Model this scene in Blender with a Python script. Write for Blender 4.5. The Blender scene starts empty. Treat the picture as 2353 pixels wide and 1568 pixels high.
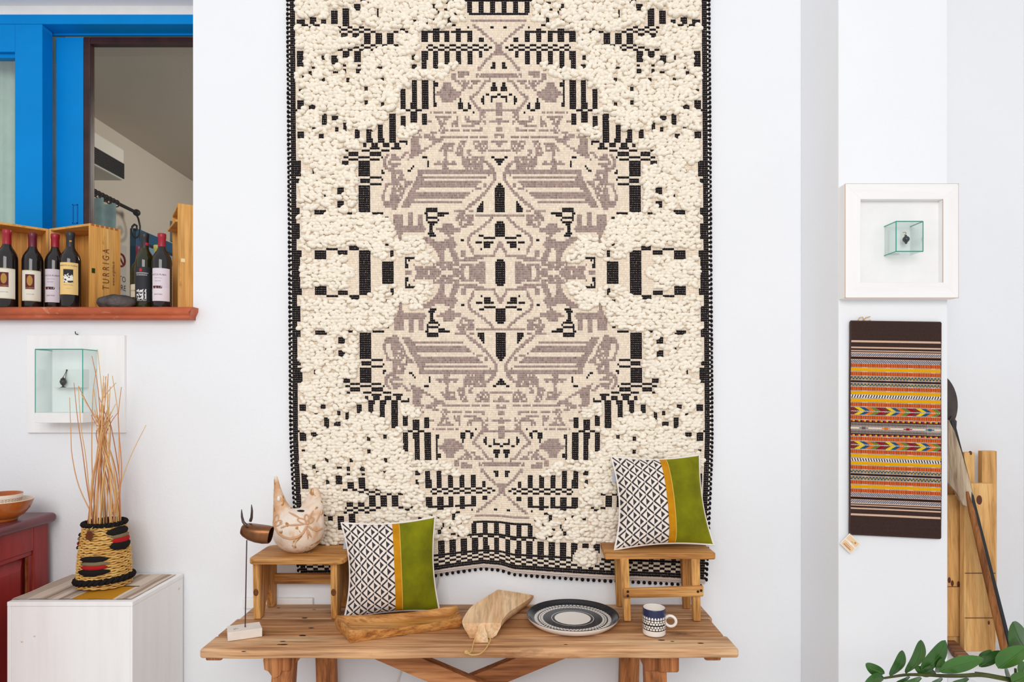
import bpy, bmesh, math, random
import numpy as np
from mathutils import Vector, Matrix, noise

scene = bpy.context.scene
C = bpy.context.collection
random.seed(7)
PI = math.pi

# ------------------------------------------------------------------ camera, world, lights, exposure
F = 1450.0; CX = 1176.5; HY = 895.0; EYE = 1.6; D = 2.6      # focal length in pixels of a 2353x1568 frame, eye height, wall distance
cam_d = bpy.data.cameras.new('camera'); cam = bpy.data.objects.new('camera', cam_d); C.objects.link(cam)
cam.location = (0, 0, EYE); cam.rotation_euler = (PI/2, 0, 0)
cam_d.sensor_width = 36; cam_d.lens = 36*F/2353; cam_d.shift_y = (HY-784)/2353; cam_d.clip_start = .05
scene.camera = cam

world = bpy.data.worlds.new('world'); scene.world = world; world.use_nodes = True
wb = world.node_tree.nodes['Background']; wb.inputs[0].default_value = (.965, .98, 1, 1); wb.inputs[1].default_value = .66

def area(name, loc, target, sx, sy, power, col=(1, 1, 1)):
    l = bpy.data.lights.new(name, 'AREA'); l.shape = 'RECTANGLE'; l.size = sx; l.size_y = sy; l.energy = power; l.color = col
    o = bpy.data.objects.new(name, l); C.objects.link(o); o.location = loc
    o.rotation_euler = (Vector(target)-Vector(loc)).to_track_quat('-Z', 'Y').to_euler()
    return o
area('daylight_window', (-.3, -2.5, 3.3), (0, 2.6, 1.2), 3.2, 2.0, 104, (1, .985, .96))
area('back_room_fill', (-.6, 4.4, 3.1), (-2.4, 4.6, 2.2), .6, .6, 22, (1, .95, .88))  # added fill light that lifts the dim back room; no lamp hangs there

vs = scene.view_settings
vs.view_transform = 'Standard'; vs.look = 'None'; vs.gamma = 1; vs.use_curve_mapping = False; vs.exposure = 0.16

# ------------------------------------------------------------------ helpers
def W(px, py, d): return Vector(((px-CX)*d/F, d, EYE-(py-HY)*d/F))
def onz(px, py, z):
    d = (EYE-z)*F/(py-HY); return W(px, py, d)
def lin(c):
    c = c/255.0
    return c/12.92 if c <= .04045 else ((c+.055)/1.055)**2.4
def rgb(c): return (lin(c[0]), lin(c[1]), lin(c[2]), 1)
LIN = np.array([lin(i) for i in range(256)])

def props(o, label=None, cat=None, group=None, kind=None):
    if label: o['label'] = label
    if cat: o['category'] = cat
    if group: o['group'] = group
    if kind: o['kind'] = kind
    return o
def thing(name, label, cat, loc, group=None, kind=None):
    o = bpy.data.objects.new(name, None); C.objects.link(o); o.location = loc; o.empty_display_size = .05
    return props(o, label, cat, group, kind)
def wloc(o):
    v = Vector((0, 0, 0))
    while o is not None:
        v = v+Vector(o.location); o = o.parent
    return v

def frame(zdir):
    z = Vector(zdir).normalized(); a = Vector((0, 0, 1)) if abs(z.z) < .9 else Vector((1, 0, 0))
    x = a.cross(z).normalized(); return x, z.cross(x).normalized(), z

class MB:
    def __init__(s): s.v = []; s.f = []
    def add(s, vs_, fs):
        o = len(s.v); s.v += [Vector(p) for p in vs_]; s.f += [tuple(i+o for i in f) for f in fs]; return s
    def bm(s, bm):
        bm.verts.ensure_lookup_table()
        for i, v in enumerate(bm.verts): v.index = i
        s.add([v.co.copy() for v in bm.verts], [[v.index for v in f.verts] for f in bm.faces]); bm.free(); return s
    def hexa(s, c, bevel=0, seg=2):          # c: 4 lower corners (ccw) then 4 upper
        b = bmesh.new(); vv = [b.verts.new(Vector(p)) for p in c]
        for f in ((3, 2, 1, 0), (4, 5, 6, 7), (0, 1, 5, 4), (1, 2, 6, 5), (2, 3, 7, 6), (3, 0, 4, 7)): b.faces.new([vv[i] for i in f])
        bmesh.ops.recalc_face_normals(b, faces=b.faces)
        if bevel: bmesh.ops.bevel(b, geom=b.edges[:]+b.verts[:], offset=bevel, segments=seg, profile=.5, affect='EDGES')
        return s.bm(b)
    def box(s, lo, hi, bevel=0, seg=2, rot=0, piv=None):
        x0, y0, z0 = lo; x1, y1, z1 = hi
        c = [(x0, y0, z0), (x1, y0, z0), (x1, y1, z0), (x0, y1, z0), (x0, y0, z1), (x1, y0, z1), (x1, y1, z1), (x0, y1, z1)]
        c = [Vector(p) for p in c]
        if rot:
            p = Vector(piv) if piv is not None else (Vector(lo)+Vector(hi))/2
            R = Matrix.Rotation(rot, 3, 'Z'); c = [R @ (q-p)+p for q in c]
        return s.hexa(c, bevel, seg)
    def quadbox(s, a, b, c_, d, z0, z1, bevel=0, seg=2):    # four ground points (x,y), heights
        return s.hexa([(p[0], p[1], z0) for p in (a, b, c_, d)]+[(p[0], p[1], z1) for p in (a, b, c_, d)], bevel, seg)
    def prism(s, pts, o, ea, eb, en, t, bevel=0, seg=2):    # polygon pts in (ea,eb) plane from o, extruded by t along en
        o, ea, eb, en = Vector(o), Vector(ea), Vector(eb), Vector(en)
        b = bmesh.new(); lo = [b.verts.new(o+ea*p[0]+eb*p[1]) for p in pts]; hi = [b.verts.new(o+ea*p[0]+eb*p[1]+en*t) for p in pts]
        n = len(pts); b.faces.new(lo); b.faces.new(hi[::-1])
        for i in range(n): b.faces.new((lo[i], hi[i], hi[(i+1) % n], lo[(i+1) % n]))
        bmesh.ops.recalc_face_normals(b, faces=b.faces)
        if bevel: bmesh.ops.bevel(b, geom=b.edges[:]+b.verts[:], offset=bevel, segments=seg, profile=.5, affect='EDGES')
        return s.bm(b)
    def tube(s, path, r, n=8, closed=False, flat=1.0, updir=None):
        path = [Vector(p) for p in path]; m = len(path); rs = r if hasattr(r, '__len__') else [r]*m
        vs_ = []; fs = []; x = None
        for i, p in enumerate(path):
            if closed: t = path[(i+1) % m]-path[i-1]
            else: t = path[min(i+1, m-1)]-path[max(i-1, 0)]
            t.normalize()
            if x is None: x, y, _ = frame(t) if updir is None else (Vector(updir).cross(t).normalized(), None, None)
            x = (x-t*x.dot(t)).normalized(); y = t.cross(x)
            for k in range(n):
                a = 2*PI*k/n; vs_.append(p+(x*math.cos(a)+y*math.sin(a)*flat)*rs[i])
        for i in range(m if closed else m-1):
            j = (i+1) % m
            for k in range(n): fs.append((i*n+k, i*n+(k+1) % n, j*n+(k+1) % n, j*n+k))
        if not closed: fs.append(tuple(range(n))[::-1]); fs.append(tuple((m-1)*n+k for k in range(n)))
        return s.add(vs_, fs)
    def lathe(s, prof, c, n=40, sx=1, sy=1, a0=0, a1=2*PI):
        c = Vector(c); vs_ = []; fs = []; full = abs(a1-a0-2*PI) < 1e-6; m = n if full else n+1
        for r, z in prof:
            for k in range(m):
                a = a0+(a1-a0)*k/n; vs_.append(c+Vector((r*math.cos(a)*sx, r*math.sin(a)*sy, z)))
        for i in range(len(prof)-1):
            for k in range(n):
                k2 = (k+1) % m; fs.append((i*m+k, i*m+k2, (i+1)*m+k2, (i+1)*m+k))
        return s.add(vs_, fs)
    def grid(s, fn, nu, nv, closed=False):
        vs_ = [fn(i/nu, j/nv) for j in range(nv+1) for i in range(nu+1)]
        fs = [(j*(nu+1)+i, j*(nu+1)+i+1, (j+1)*(nu+1)+i+1, (j+1)*(nu+1)+i) for j in range(nv) for i in range(nu)]
        return s.add(vs_, fs)
    def ball(s, c, r, seg=12, rings=8, R=None):
        c = Vector(c); rr = Vector(r) if hasattr(r, '__len__') else Vector((r, r, r)); vs_ = []; fs = []
        vs_.append(Vector((0, 0, 1)))
        for j in range(1, rings):
            t = PI*j/rings
            for k in range(seg): vs_.append(Vector((math.sin(t)*math.cos(2*PI*k/seg), math.sin(t)*math.sin(2*PI*k/seg), math.cos(t))))
        vs_.append(Vector((0, 0, -1)))
        for k in range(seg): fs.append((0, 1+k, 1+(k+1) % seg))
        for j in range(rings-2):
            for k in range(seg): fs.append((1+j*seg+k, 1+(j+1)*seg+k, 1+(j+1)*seg+(k+1) % seg, 1+j*seg+(k+1) % seg))
        last = len(vs_)-1
        for k in range(seg): fs.append((last, 1+(rings-2)*seg+(k+1) % seg, 1+(rings-2)*seg+k))
        out = []
        for v in vs_:
            v = Vector((v.x*rr.x, v.y*rr.y, v.z*rr.z))
            if R is not None: v = R @ v
            out.append(c+v)
        return s.add(out, fs)
    def jitter(s, amp, freq, seed=0):
        o = Vector((seed*3.1, seed*1.7, seed*2.3))
        for v in s.v: v += noise.noise_vector(v*freq+o)*amp
        return s
    def build(s, name, mat, parent=None, smooth=False, angle=40, cols=None, fix=True, loc=None, **kw):
        if parent is not None: org = wloc(parent)
        elif loc is not None: org = Vector(loc)
        else:
            a = np.array([v[:] for v in s.v]); org = Vector(((a[:, 0].min()+a[:, 0].max())/2, (a[:, 1].min()+a[:, 1].max())/2, a[:, 2].min()))
        me = bpy.data.meshes.new(name); me.from_pydata([tuple(v-org) for v in s.v], [], s.f)
        if fix or smooth:
            b = bmesh.new(); b.from_mesh(me)
            if fix: bmesh.ops.recalc_face_normals(b, faces=b.faces)
            if smooth:
                for f in b.faces: f.smooth = True
                ca = math.radians(angle)
                for e in b.edges:
                    if len(e.link_faces) == 2 and e.calc_face_angle(0) > ca: e.smooth = False
            b.to_mesh(me); b.free()
        if cols is not None: facecols(me, cols)
        me.materials.append(mat)
        o = bpy.data.objects.new(name, me); C.objects.link(o)
        if parent is not None: o.parent = parent
        else: o.location = org
        return props(o, **kw)

def facecols(me, cols):           # cols: (nfaces,3) linear
    cols = np.asarray(cols, dtype=np.float32); ls = np.empty(len(me.polygons), dtype=np.int32); me.polygons.foreach_get('loop_total', ls)
    c4 = np.ones((len(cols), 4), dtype=np.float32); c4[:, :3] = cols; c4 = np.repeat(c4, ls, axis=0)
    at = me.color_attributes.new('Col', 'FLOAT_COLOR', 'CORNER'); at.data.foreach_set('color', c4.ravel())

_txt = {}
def text2d(sv, size):
    k = (sv, size)
    if k in _txt: return _txt[k]
    cu = bpy.data.curves.new('txt', 'FONT'); cu.body = sv; cu.size = size; cu.align_x = 'CENTER'; cu.align_y = 'CENTER'; cu.resolution_u = 3
    o = bpy.data.objects.new('txt', cu); C.objects.link(o); bpy.context.view_layer.update()
    me = bpy.data.meshes.new_from_object(o.evaluated_get(bpy.context.evaluated_depsgraph_get()))
    r = ([(v.co.x, v.co.y) for v in me.vertices], [tuple(p.vertices) for p in me.polygons])
    bpy.data.objects.remove(o); bpy.data.curves.remove(cu); bpy.data.meshes.remove(me); _txt[k] = r
    return r
def flat_text(mb, sv, size, o, ex, ey, lift=.0006):
    vv, ff = text2d(sv, size); ex, ey, o = Vector(ex).normalized(), Vector(ey).normalized(), Vector(o); n = ex.cross(ey)
    mb.add([o+ex*x+ey*y+n*lift for x, y in vv], ff); return mb

# ------------------------------------------------------------------ materials
def new_mat(name, rough=.6, spec=.4, metal=0):
    m = bpy.data.materials.new(name); m.use_nodes = True; nt = m.node_tree; b = nt.nodes['Principled BSDF']
    b.inputs['Roughness'].default_value = rough; b.inputs['Specular IOR Level'].default_value = spec; b.inputs['Metallic'].default_value = metal
    return m, nt, b
def node(nt, t, **kw):
    n = nt.nodes.new(t)
    for k, v in kw.items(): setattr(n, k, v)
    return n
def coords(nt, scale=(1, 1, 1), kind='Object'):
    tc = node(nt, 'ShaderNodeTexCoord'); mp = node(nt, 'ShaderNodeMapping'); nt.links.new(tc.outputs[kind], mp.inputs[0]); mp.inputs['Scale'].default_value = scale
    return mp.outputs[0]
def noise_n(nt, vec, scale, detail=4, rough=.6, dist=0):
    n = node(nt, 'ShaderNodeTexNoise'); n.inputs['Scale'].default_value = scale; n.inputs['Detail'].default_value = detail
    n.inputs['Roughness'].default_value = rough; n.inputs['Distortion'].default_value = dist; nt.links.new(vec, n.inputs['Vector']); return n.outputs['Fac']
def ramp(nt, fac, stops):
    r = node(nt, 'ShaderNodeValToRGB'); nt.links.new(fac, r.inputs[0]); e = r.color_ramp.elements
    while len(e) < len(stops): e.new(.5)
    for i, (p, c) in enumerate(stops): e[i].position = p; e[i].color = c if len(c) == 4 else rgb(c)
    return r.outputs[0]
def mixc(nt, fac, a, b, mode='MIX'):
    m = node(nt, 'ShaderNodeMix', data_type='RGBA', blend_type=mode)
    for sock, v in ((m.inputs[0], fac), (m.inputs[6], a), (m.inputs[7], b)):
        if isinstance(v, bpy.types.NodeSocket): nt.links.new(v, sock)
        else: sock.default_value = v
    return m.outputs[2]
def bump(nt, b, h, strength, dist=.003):
    n = node(nt, 'ShaderNodeBump'); n.inputs['Strength'].default_value = strength; n.inputs['Distance'].default_value = dist
    nt.links.new(h, n.inputs['Height']); nt.links.new(n.outputs[0], b.inputs['Normal'])
def plain(name, c, rough=.6, spec=.4, metal=0, var=0, vscale=6, bmp=0, bscale=80, c2=None):
    m, nt, b = new_mat(name, rough, spec, metal); b.inputs['Base Color'].default_value = rgb(c)
    v = coords(nt)
    if var or c2:
        c2 = c2 or tuple(max(0, x*(1-var)) for x in c)
        nt.links.new(ramp(nt, noise_n(nt, v, vscale, 5), [(.3, rgb(c2)), (.65, rgb(c))]), b.inputs['Base Color'])
    if bmp: bump(nt, b, noise_n(nt, v, bscale, 3), bmp)
    return m
def wood(name, cols, axis='X', scale=14, stretch=9, rough=.62, spots=.0, spotc=(60, 35, 20), bmp=.25, seed=0, spec=.25, grain=.8):
    m, nt, b = new_mat(name, rough, spec)
    sc = {'X': (1/stretch, 1, 1), 'Y': (1, 1/stretch, 1), 'Z': (1, 1, 1/stretch)}[axis]
    v = coords(nt, sc); ad = node(nt, 'ShaderNodeVectorMath', operation='ADD'); nt.links.new(v, ad.inputs[0]); ad.inputs[1].default_value = (seed*1.37, seed*.71, seed*2.11); v = ad.outputs[0]
    mg = node(nt, 'ShaderNodeMapping'); nt.links.new(v, mg.inputs[0]); mg.inputs['Scale'].default_value = {'X': (.3, 1, 1), 'Y': (1, .3, 1), 'Z': (1, 1, .3)}[axis]
    n1 = noise_n(nt, v, scale, 5, .55, .5); n2 = noise_n(nt, mg.outputs[0], scale*5.5, 3, .55, .4)
    k = len(cols); c1 = ramp(nt, n1, [(.28+.44*i/(k-1), c) for i, c in enumerate(cols)])
    n3 = noise_n(nt, mg.outputs[0], scale*14, 2, .5)
    g = ramp(nt, n2, [(.32, (.42, .36, .30, 1)), (.48, (.86, .83, .80, 1)), (.6, (1.08, 1.08, 1.08, 1))])
    col = mixc(nt, grain, c1, g, 'MULTIPLY')
    col = mixc(nt, grain*.6, col, ramp(nt, n3, [(.36, (.55, .5, .45, 1)), (.5, (1, 1, 1, 1))]), 'MULTIPLY')
    if spots:
        v2 = coords(nt, {'X': (.35, 1, 1), 'Y': (1, .35, 1), 'Z': (1, 1, .35)}[axis]); ad2 = node(nt, 'ShaderNodeVectorMath', operation='ADD')
        nt.links.new(v2, ad2.inputs[0]); ad2.inputs[1].default_value = (seed*.9+4, seed*2.3, seed)
        s_ = ramp(nt, noise_n(nt, ad2.outputs[0], scale*1.1, 5, .65), [(.66-spots*.1, (0, 0, 0, 1)), (.76, (1, 1, 1, 1))])
        col = mixc(nt, s_, col, rgb(spotc))
    nt.links.new(col, b.inputs['Base Color']); bump(nt, b, n2, bmp*.6, .0015)
    return m
def vcol(name, rough=.85, spec=.15, bmp=0, bscale=300, var=.0, vs_=40, sheen=0):
    m, nt, b = new_mat(name, rough, spec); a = node(nt, 'ShaderNodeAttribute', attribute_name='Col'); c = a.outputs['Color']; v = coords(nt)
    if var: c = mixc(nt, 1, c, ramp(nt, noise_n(nt, v, vs_, 4), [(.3, (1-var, 1-var, 1-var, 1)), (.7, (1, 1, 1, 1))]), 'MULTIPLY')
    nt.links.new(c, b.inputs['Base Color'])
    if bmp: bump(nt, b, noise_n(nt, v, bscale, 3), bmp)
    if sheen: b.inputs['Sheen Weight'].default_value = sheen
    return m
def glass(name, tint=(.97, .99, .98), refl=.5, rough=0):
    m = bpy.data.materials.new(name); m.use_nodes = True; nt = m.node_tree; nt.nodes.remove(nt.nodes['Principled BSDF'])
    t = node(nt, 'ShaderNodeBsdfTransparent'); t.inputs[0].default_value = (*tint, 1); g = node(nt, 'ShaderNodeBsdfGlossy'); g.inputs['Roughness'].default_value = rough
    fr = node(nt, 'ShaderNodeFresnel'); mu = node(nt, 'ShaderNodeMath', operation='MULTIPLY'); mu.inputs[1].default_value = refl; nt.links.new(fr.outputs[0], mu.inputs[0])
    mx = node(nt, 'ShaderNodeMixShader'); nt.links.new(mu.outputs[0], mx.inputs[0]); nt.links.new(t.outputs[0], mx.inputs[1]); nt.links.new(g.outputs[0], mx.inputs[2])
    nt.links.new(mx.outputs[0], nt.nodes['Material Output'].inputs[0]); return m

M = {}
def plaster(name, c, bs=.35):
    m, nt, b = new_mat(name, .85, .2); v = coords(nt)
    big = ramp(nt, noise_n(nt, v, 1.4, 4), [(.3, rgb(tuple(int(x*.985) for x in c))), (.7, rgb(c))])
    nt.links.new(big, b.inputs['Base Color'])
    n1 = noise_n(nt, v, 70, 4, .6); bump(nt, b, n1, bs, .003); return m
M['plaster'] = plaster('white_plaster', (240, 241, 244))
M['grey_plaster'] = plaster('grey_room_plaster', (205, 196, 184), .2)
M['floor'] = plain('pale_stone_floor', (226, 222, 217), .5, var=.05, vscale=3)
M['white_paint'] = plain('white_painted_wood', (243, 242, 241), .5, .35, var=.035, vscale=8, bmp=.08, bscale=40)
def painted(name, axis):
    m, nt, b = new_mat(name, .5, .3); v = coords(nt, {'X': (.08, 1, 1), 'Z': (1, 1, .08)}[axis])
    n1 = noise_n(nt, v, 22, 5); nt.links.new(ramp(nt, n1, [(.25, (238, 235, 233)), (.5, (244, 242, 241)), (.75, (247, 246, 245))]), b.inputs['Base Color']); bump(nt, b, noise_n(nt, v, 90, 3), .08, .001); return m
M['white_paint_worn'] = painted('white_painted_board', 'Z')
M['blue'] = plain('blue_gloss_paint', (0, 138, 218), .45, .12, var=.05, vscale=3)
M['blue_dark'] = plain('blue_far_frame', (20, 80, 120), .5)
M['brown_frame'] = plain('dark_brown_frame', (66, 32, 30), .35, .4, var=.4, vscale=10)
M['clear'] = glass('window_glass', (.95, .95, .94), .22)
M['case_glass'] = glass('case_glass', (.955, .985, .978), .3)
M['glass_edge'] = plain('green_glass_edge', (40, 158, 138), .2, .5)
M['terracotta'] = None
# ------------------------------------------------------------------ setting
OPL, OPR, OPB, OPT = -2.62, -1.314, 1.925, 3.336       # window opening in the wall
def st(mb, name, mat, label, cat=None, **kw):
    return props(mb.build(name, mat, None, **kw), label, cat, None, 'structure')
w = MB()
for lo, hi in (((-3.2, D, 0), (OPL, 2.95, 4.1)), ((OPR, D, 0), (2.35, 2.95, 4.1)), ((OPL, D, 0), (OPR, 2.95, OPB)), ((OPL, D, OPT), (OPR, 2.95, 4.1))):
    w.box(lo, hi)
st(w, 'wall_back', M['plaster'], 'white rough plaster wall behind the tapestry with window opening', 'wall')
PXL, PXR = (1927-CX)*2.30/F, (2178-CX)*2.30/F
st(MB().box((PXL, 2.30, 0), (PXR, D, 4.1), .004, 2), 'wall_pillar', M['plaster'], 'white plaster pillar standing out from the wall', 'pillar')
st(MB().box((2.108, 2.3, 0), (2.35, D, 4.1)), 'wall_right', M['plaster'], 'white wall return beside the planks', 'wall')
st(MB().box((PXR, 2.12, 0), (2.11, D, .603), .006, 2), 'wall_ledge', M['plaster'], 'low white plaster ledge under the leaning planks', 'ledge')
st(MB().box((-3.2, -3, -.05), (3.2, 2.95, 0)), 'floor', M['floor'], 'pale stone floor of the shop room', 'floor')

# far room seen through the window
XL = -2.7
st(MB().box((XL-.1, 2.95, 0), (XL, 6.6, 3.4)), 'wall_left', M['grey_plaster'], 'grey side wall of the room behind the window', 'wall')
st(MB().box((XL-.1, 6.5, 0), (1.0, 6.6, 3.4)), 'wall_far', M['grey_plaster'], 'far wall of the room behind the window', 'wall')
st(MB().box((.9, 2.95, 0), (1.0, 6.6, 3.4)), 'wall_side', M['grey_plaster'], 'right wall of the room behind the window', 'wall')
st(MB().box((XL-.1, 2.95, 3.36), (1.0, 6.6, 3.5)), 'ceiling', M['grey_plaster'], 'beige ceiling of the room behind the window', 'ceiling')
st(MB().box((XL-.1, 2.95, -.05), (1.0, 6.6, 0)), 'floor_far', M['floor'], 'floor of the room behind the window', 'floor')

# terracotta sill
m, nt, b = new_mat('terracotta_sill', .5, .4); v = coords(nt, (.5, 1, 1))
base = ramp(nt, noise_n(nt, v, 9, 6), [(.3, (150, 70, 40)), (.55, (184, 88, 52)), (.7, (200, 108, 72))])
sm = ramp(nt, noise_n(nt, v, 14, 6, .7, 1.2), [(.6, (0, 0, 0, 1)), (.72, (1, 1, 1, 1))])
nt.links.new(mixc(nt, sm, base, rgb((214, 160, 140))), b.inputs['Base Color']); bump(nt, b, noise_n(nt, v, 60, 4), .2)
M['terracotta'] = m
zS = 1.6+190*2.545/F
sp = [(2.95, zS), (2.555, zS), (2.546, zS-.003), (2.541, zS-.010), (2.540, zS-.022), (2.544, zS-.030), (2.549, zS-.033), (2.551, zS-.036), (2.549, zS-.045), (2.553, zS-.049), (2.60, zS-.049), (2.95, zS-.049)]
mb = MB(); xs = np.linspace(-2.62, (441-CX)*2.545/F, 46)
vs_ = []; n = len(sp)
for i, x in enumerate(xs):
    for (y, z) in sp:
        j = noise.noise(Vector((x*18, y*9, z*30)))*.0016
        x2 = x-(.012 if (i == len(xs)-1 and z < zS-.02) else 0)
        vs_.append((x2, y+j, z+j*.5))
fs = [(i*n+k, i*n+k+1, (i+1)*n+k+1, (i+1)*n+k) for i in range(len(xs)-1) for k in range(n-1)]
fs += [tuple(range(n)), tuple((len(xs)-1)*n+k for k in range(n))]
st(mb.add(vs_, fs), 'trim_1', M['terracotta'], 'terracotta window sill with rounded moulded front edge', 'sill', smooth=True, angle=50)

# blue window
win = thing('window_1', 'blue painted wooden window frame with fixed and sliding sash', 'window', (-2.0, 2.85, zS), None, 'structure')
y0 = 2.85; zt = lambda py, d: EYE-(py-HY)*d/F; xx = lambda px, d: (px-CX)*d/F
MB().box((OPL, y0+.005, zt(33, y0)), (OPR, 2.945, OPT+.002)).build('head_board', M['white_paint'], win)
MB().box((OPL, y0, zt(55, y0)), (OPR, 2.94, zt(33, y0)), .002).build('header', M['blue'], win)
MB().box((OPL, 2.925, zt(82, 2.93)), (OPR, 2.94, zt(55, y0)+.01), .002).build('track', M['blue'], win)
s1 = MB().box((xx(34, y0), y0, zS), (xx(97, y0), y0+.065, zt(55, y0)-.001), .002).build('sash_stile', M['blue'], win)
MB().box((OPL, y0, zt(119, y0)), (xx(34, y0), y0+.065, zt(55, y0)-.001), .002).build('sash_rail', M['blue'], win)
MB().box((OPL, y0+.018, zt(128, y0)), (xx(34, y0), y0+.05, zt(119, y0)), .001).build('glazing_bead', M['blue'], win)
MB().box((OPL, y0+.03, zS), (xx(35, y0), y0+.034, zt(118, y0))).build('pane', M['case_glass'], win)
y1 = 2.925
sl = MB().box((xx(129, y1), y1, zS), (xx(191, y1), y1+.04, zt(86, y1)), .002).build('sliding_stile', M['blue'], win)
MB().box((xx(121, y1), y1+.02, zt(140, y1)), (xx(130, y1), y1+.04, zt(86, y1)), .001).build('sliding_rail', M['blue'], win)
hb = MB()
for lo, hi in (((167, 470), (169, 514)), ((177, 470), (179, 514)), ((167, 470), (179, 472)), ((167, 512), (179, 514))):
    a = W(lo[0], lo[1], y1); c = W(hi[0], hi[1], y1); hb.box((a.x, y1-.003, c.z), (c.x, y1+.002, a.z))
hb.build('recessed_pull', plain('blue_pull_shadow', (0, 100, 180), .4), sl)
br = MB()
br.box((xx(191, y1), y1+.002, zS), (xx(206, y1), y1+.036, zt(84, y1)), .003); br.build('meeting_stile', M['brown_frame'], win)
MB().box((xx(206, y1), y1+.002, zt(100, y1)), (OPR, y1+.036, zt(84, y1)), .003).build('top_rail', M['brown_frame'], win)
MB().box((xx(206, y1), y1+.016, zS), (OPR, y1+.020, zt(100, y1))).build('pane', M['clear'], win)

# curtain behind the fixed pane
def cur(u, v): return Vector((-2.62+.48*u, 3.02+.018*math.sin(u*26)+.01*math.sin(u*61), zS-.2+1.7*v))
props(MB().grid(cur, 60, 6).build('curtain', plain('pale_green_cloth', (205, 222, 208), .9, .1, var=.1, vscale=5), smooth=True, angle=180, fix=False), 'pale green curtain hanging behind the fixed blue window pane', 'curtain')

# things on the far wall
def far(px, py, x): return W(px, py, x*F/(px-CX))
ac = thing('air_conditioner', 'white wall air conditioner with black grille in the back room', 'air conditioner', (-2.6, 3.7, 2.96))
za, zb = EYE+1.345, EYE+1.545
MB().box((XL, 3.25, za), (-2.50, 4.07, zb), .01).build('body', plain('ac_white', (226, 222, 214), .4), ac)
g = MB().box((-2.502, 3.27, za+.008), (-2.494, 4.06, za+.105)).build('grille', plain('ac_grille_black', (16, 14, 14), .4), ac)
sl_ = MB()
for k in range(7): sl_.box((-2.493, 3.28, za+.016+k*.013), (-2.489, 4.05, za+.019+k*.013))
sl_.build('grille_slats', plain('ac_slat_black', (34, 30, 30), .4), g, kind='stuff')
iron = plain('black_iron', (30, 22, 22), .45, .4, .4)
rod = thing('curtain_rod', 'black iron curtain rod with scrolled end in the back room', 'curtain rod', (-2.62, 4.0, 2.8))
xr = -2.60; p1 = far(314, 489, xr); p0 = Vector((xr, 3.3, p1.z+.015))
MB().tube([p0, (p0+p1)/2, p1], .012, 8).build('pole', iron, rod, smooth=True)
MB().ball(p1, .024).build('finial', iron, rod, smooth=True)
scr = [far(x, y, xr) for x, y in ((312, 490), (318, 503), (322, 520), (322, 535), (318, 544), (311, 547), (305, 541), (303, 530), (304, 521), (309, 516), (314, 519), (315, 526), (312, 530), (309, 528))]
MB().tube(scr, .007, 6).build('scroll', iron, rod, smooth=True)
MB().tube([Vector((XL, 4.05, p1.z-.02)), Vector((xr, 4.05, p1.z-.005))], .007, 6).tube([Vector((XL+.01, 4.05, p1.z-.15)), Vector((XL+.01, 4.05, p1.z))], .009, 6).build('bracket', iron, rod, smooth=True)
for k in range(9):
    c = p0.lerp(p1, .52+.034*k); pts = [c+Vector((math.cos(t)*.02, 0, math.sin(t)*.022-.006)) for t in np.linspace(0, 2*PI, 13)[:-1]]
    MB().tube(pts, .004, 5, True).build('ring', plain('ring_iron', (60, 30, 24), .5) if k == 0 else bpy.data.materials['ring_iron'], rod, smooth=True)
def cur2(u, v): return Vector((xr+.03*math.sin(u*34)*(.6+.4*v), 3.45+.68*u-.03*v, 2.80-.9*v+.012*math.sin(u*34)))
props(MB().grid(cur2, 70, 8).build('curtain', plain('blue_grey_gauze', (132, 160, 164), .9, .1, var=.15, vscale=9), smooth=True, angle=180, fix=False), 'blue grey gauze curtain gathered on the iron rod', 'curtain')
fw = thing('shutter_window', 'far window with dark blue surround and white louvred shutter', 'window', (XL+.03, 4.8, 2.3))
def wallbox(pts, t, mat, name, par, x0=XL):       # quad on the far side wall given by depth/height corners
    (ya, z0), (yb, z1) = pts; return MB().box((x0, ya, z0), (x0+t, yb, z1), .003).build(name, mat, par)
wallbox(((4.50, 2.66), (5.3, 2.74)), .05, M['blue_dark'], 'lintel', fw); wallbox(((4.46, 1.8), (4.54, 2.74)), .045, M['blue_dark'], 'jamb', fw)
wallbox(((4.54, 2.585), (5.3, 2.635)), .06, plain('shutter_blue_light', (120, 160, 195), .4), 'blind_box', fw)
wallbox(((4.54, 1.8), (5.3, 2.59)), .01, plain('shutter_white', (235, 238, 240), .5), 'shutter', fw)
for k in range(18):
    wallbox(((4.56, 2.16+k*.023), (5.28, 2.172+k*.023)), .02, bpy.data.materials['shutter_white'], 'slat', fw)
sg = thing('exit_sign', 'small green sign board on the far wall behind the bottles', 'sign', (XL+.02, 5.05, 2.8))
wallbox(((4.98, 2.77), (5.2, 2.93)), .02, plain('sign_grey', (120, 130, 125), .5), 'board', sg); wallbox(((5.03, 2.79), (5.19, 2.91)), .024, plain('sign_green', (20, 80, 50), .5), 'green_field', sg)
ps = thing('poster', 'grey notice with red circle and dark lettering beside the crate', 'poster', (XL+.01, 4.35, 2.2))
wallbox(((4.17, 2.05), (4.41, 2.60)), .006, plain('poster_grey', (186, 182, 180), .7), 'sheet', ps)
cc = Vector((XL+.008, 4.345, 2.49)); MB().tube([cc+Vector((0, math.cos(t)*.042, math.sin(t)*.042)) for t in np.linspace(0, 2*PI, 25)[:-1]], .007, 6, True).tube([cc+Vector((0, -.028, .028)), cc+Vector((0, .028, -.028))], .006, 6).build('red_circle', plain('sign_red', (120, 40, 45), .6), ps, smooth=True)
sink = plain('sign_ink', (40, 38, 42), .7)
for word, y_, z_ in (('VIETATO', 4.29, 2.36), ('FUMARE', 4.30, 2.30)): flat_text(MB(), word, .055, (XL+.006, y_, z_), (0, 1, 0), (0, 0, 1)).build('lettering', sink, ps, fix=False, kind='stuff')

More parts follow.
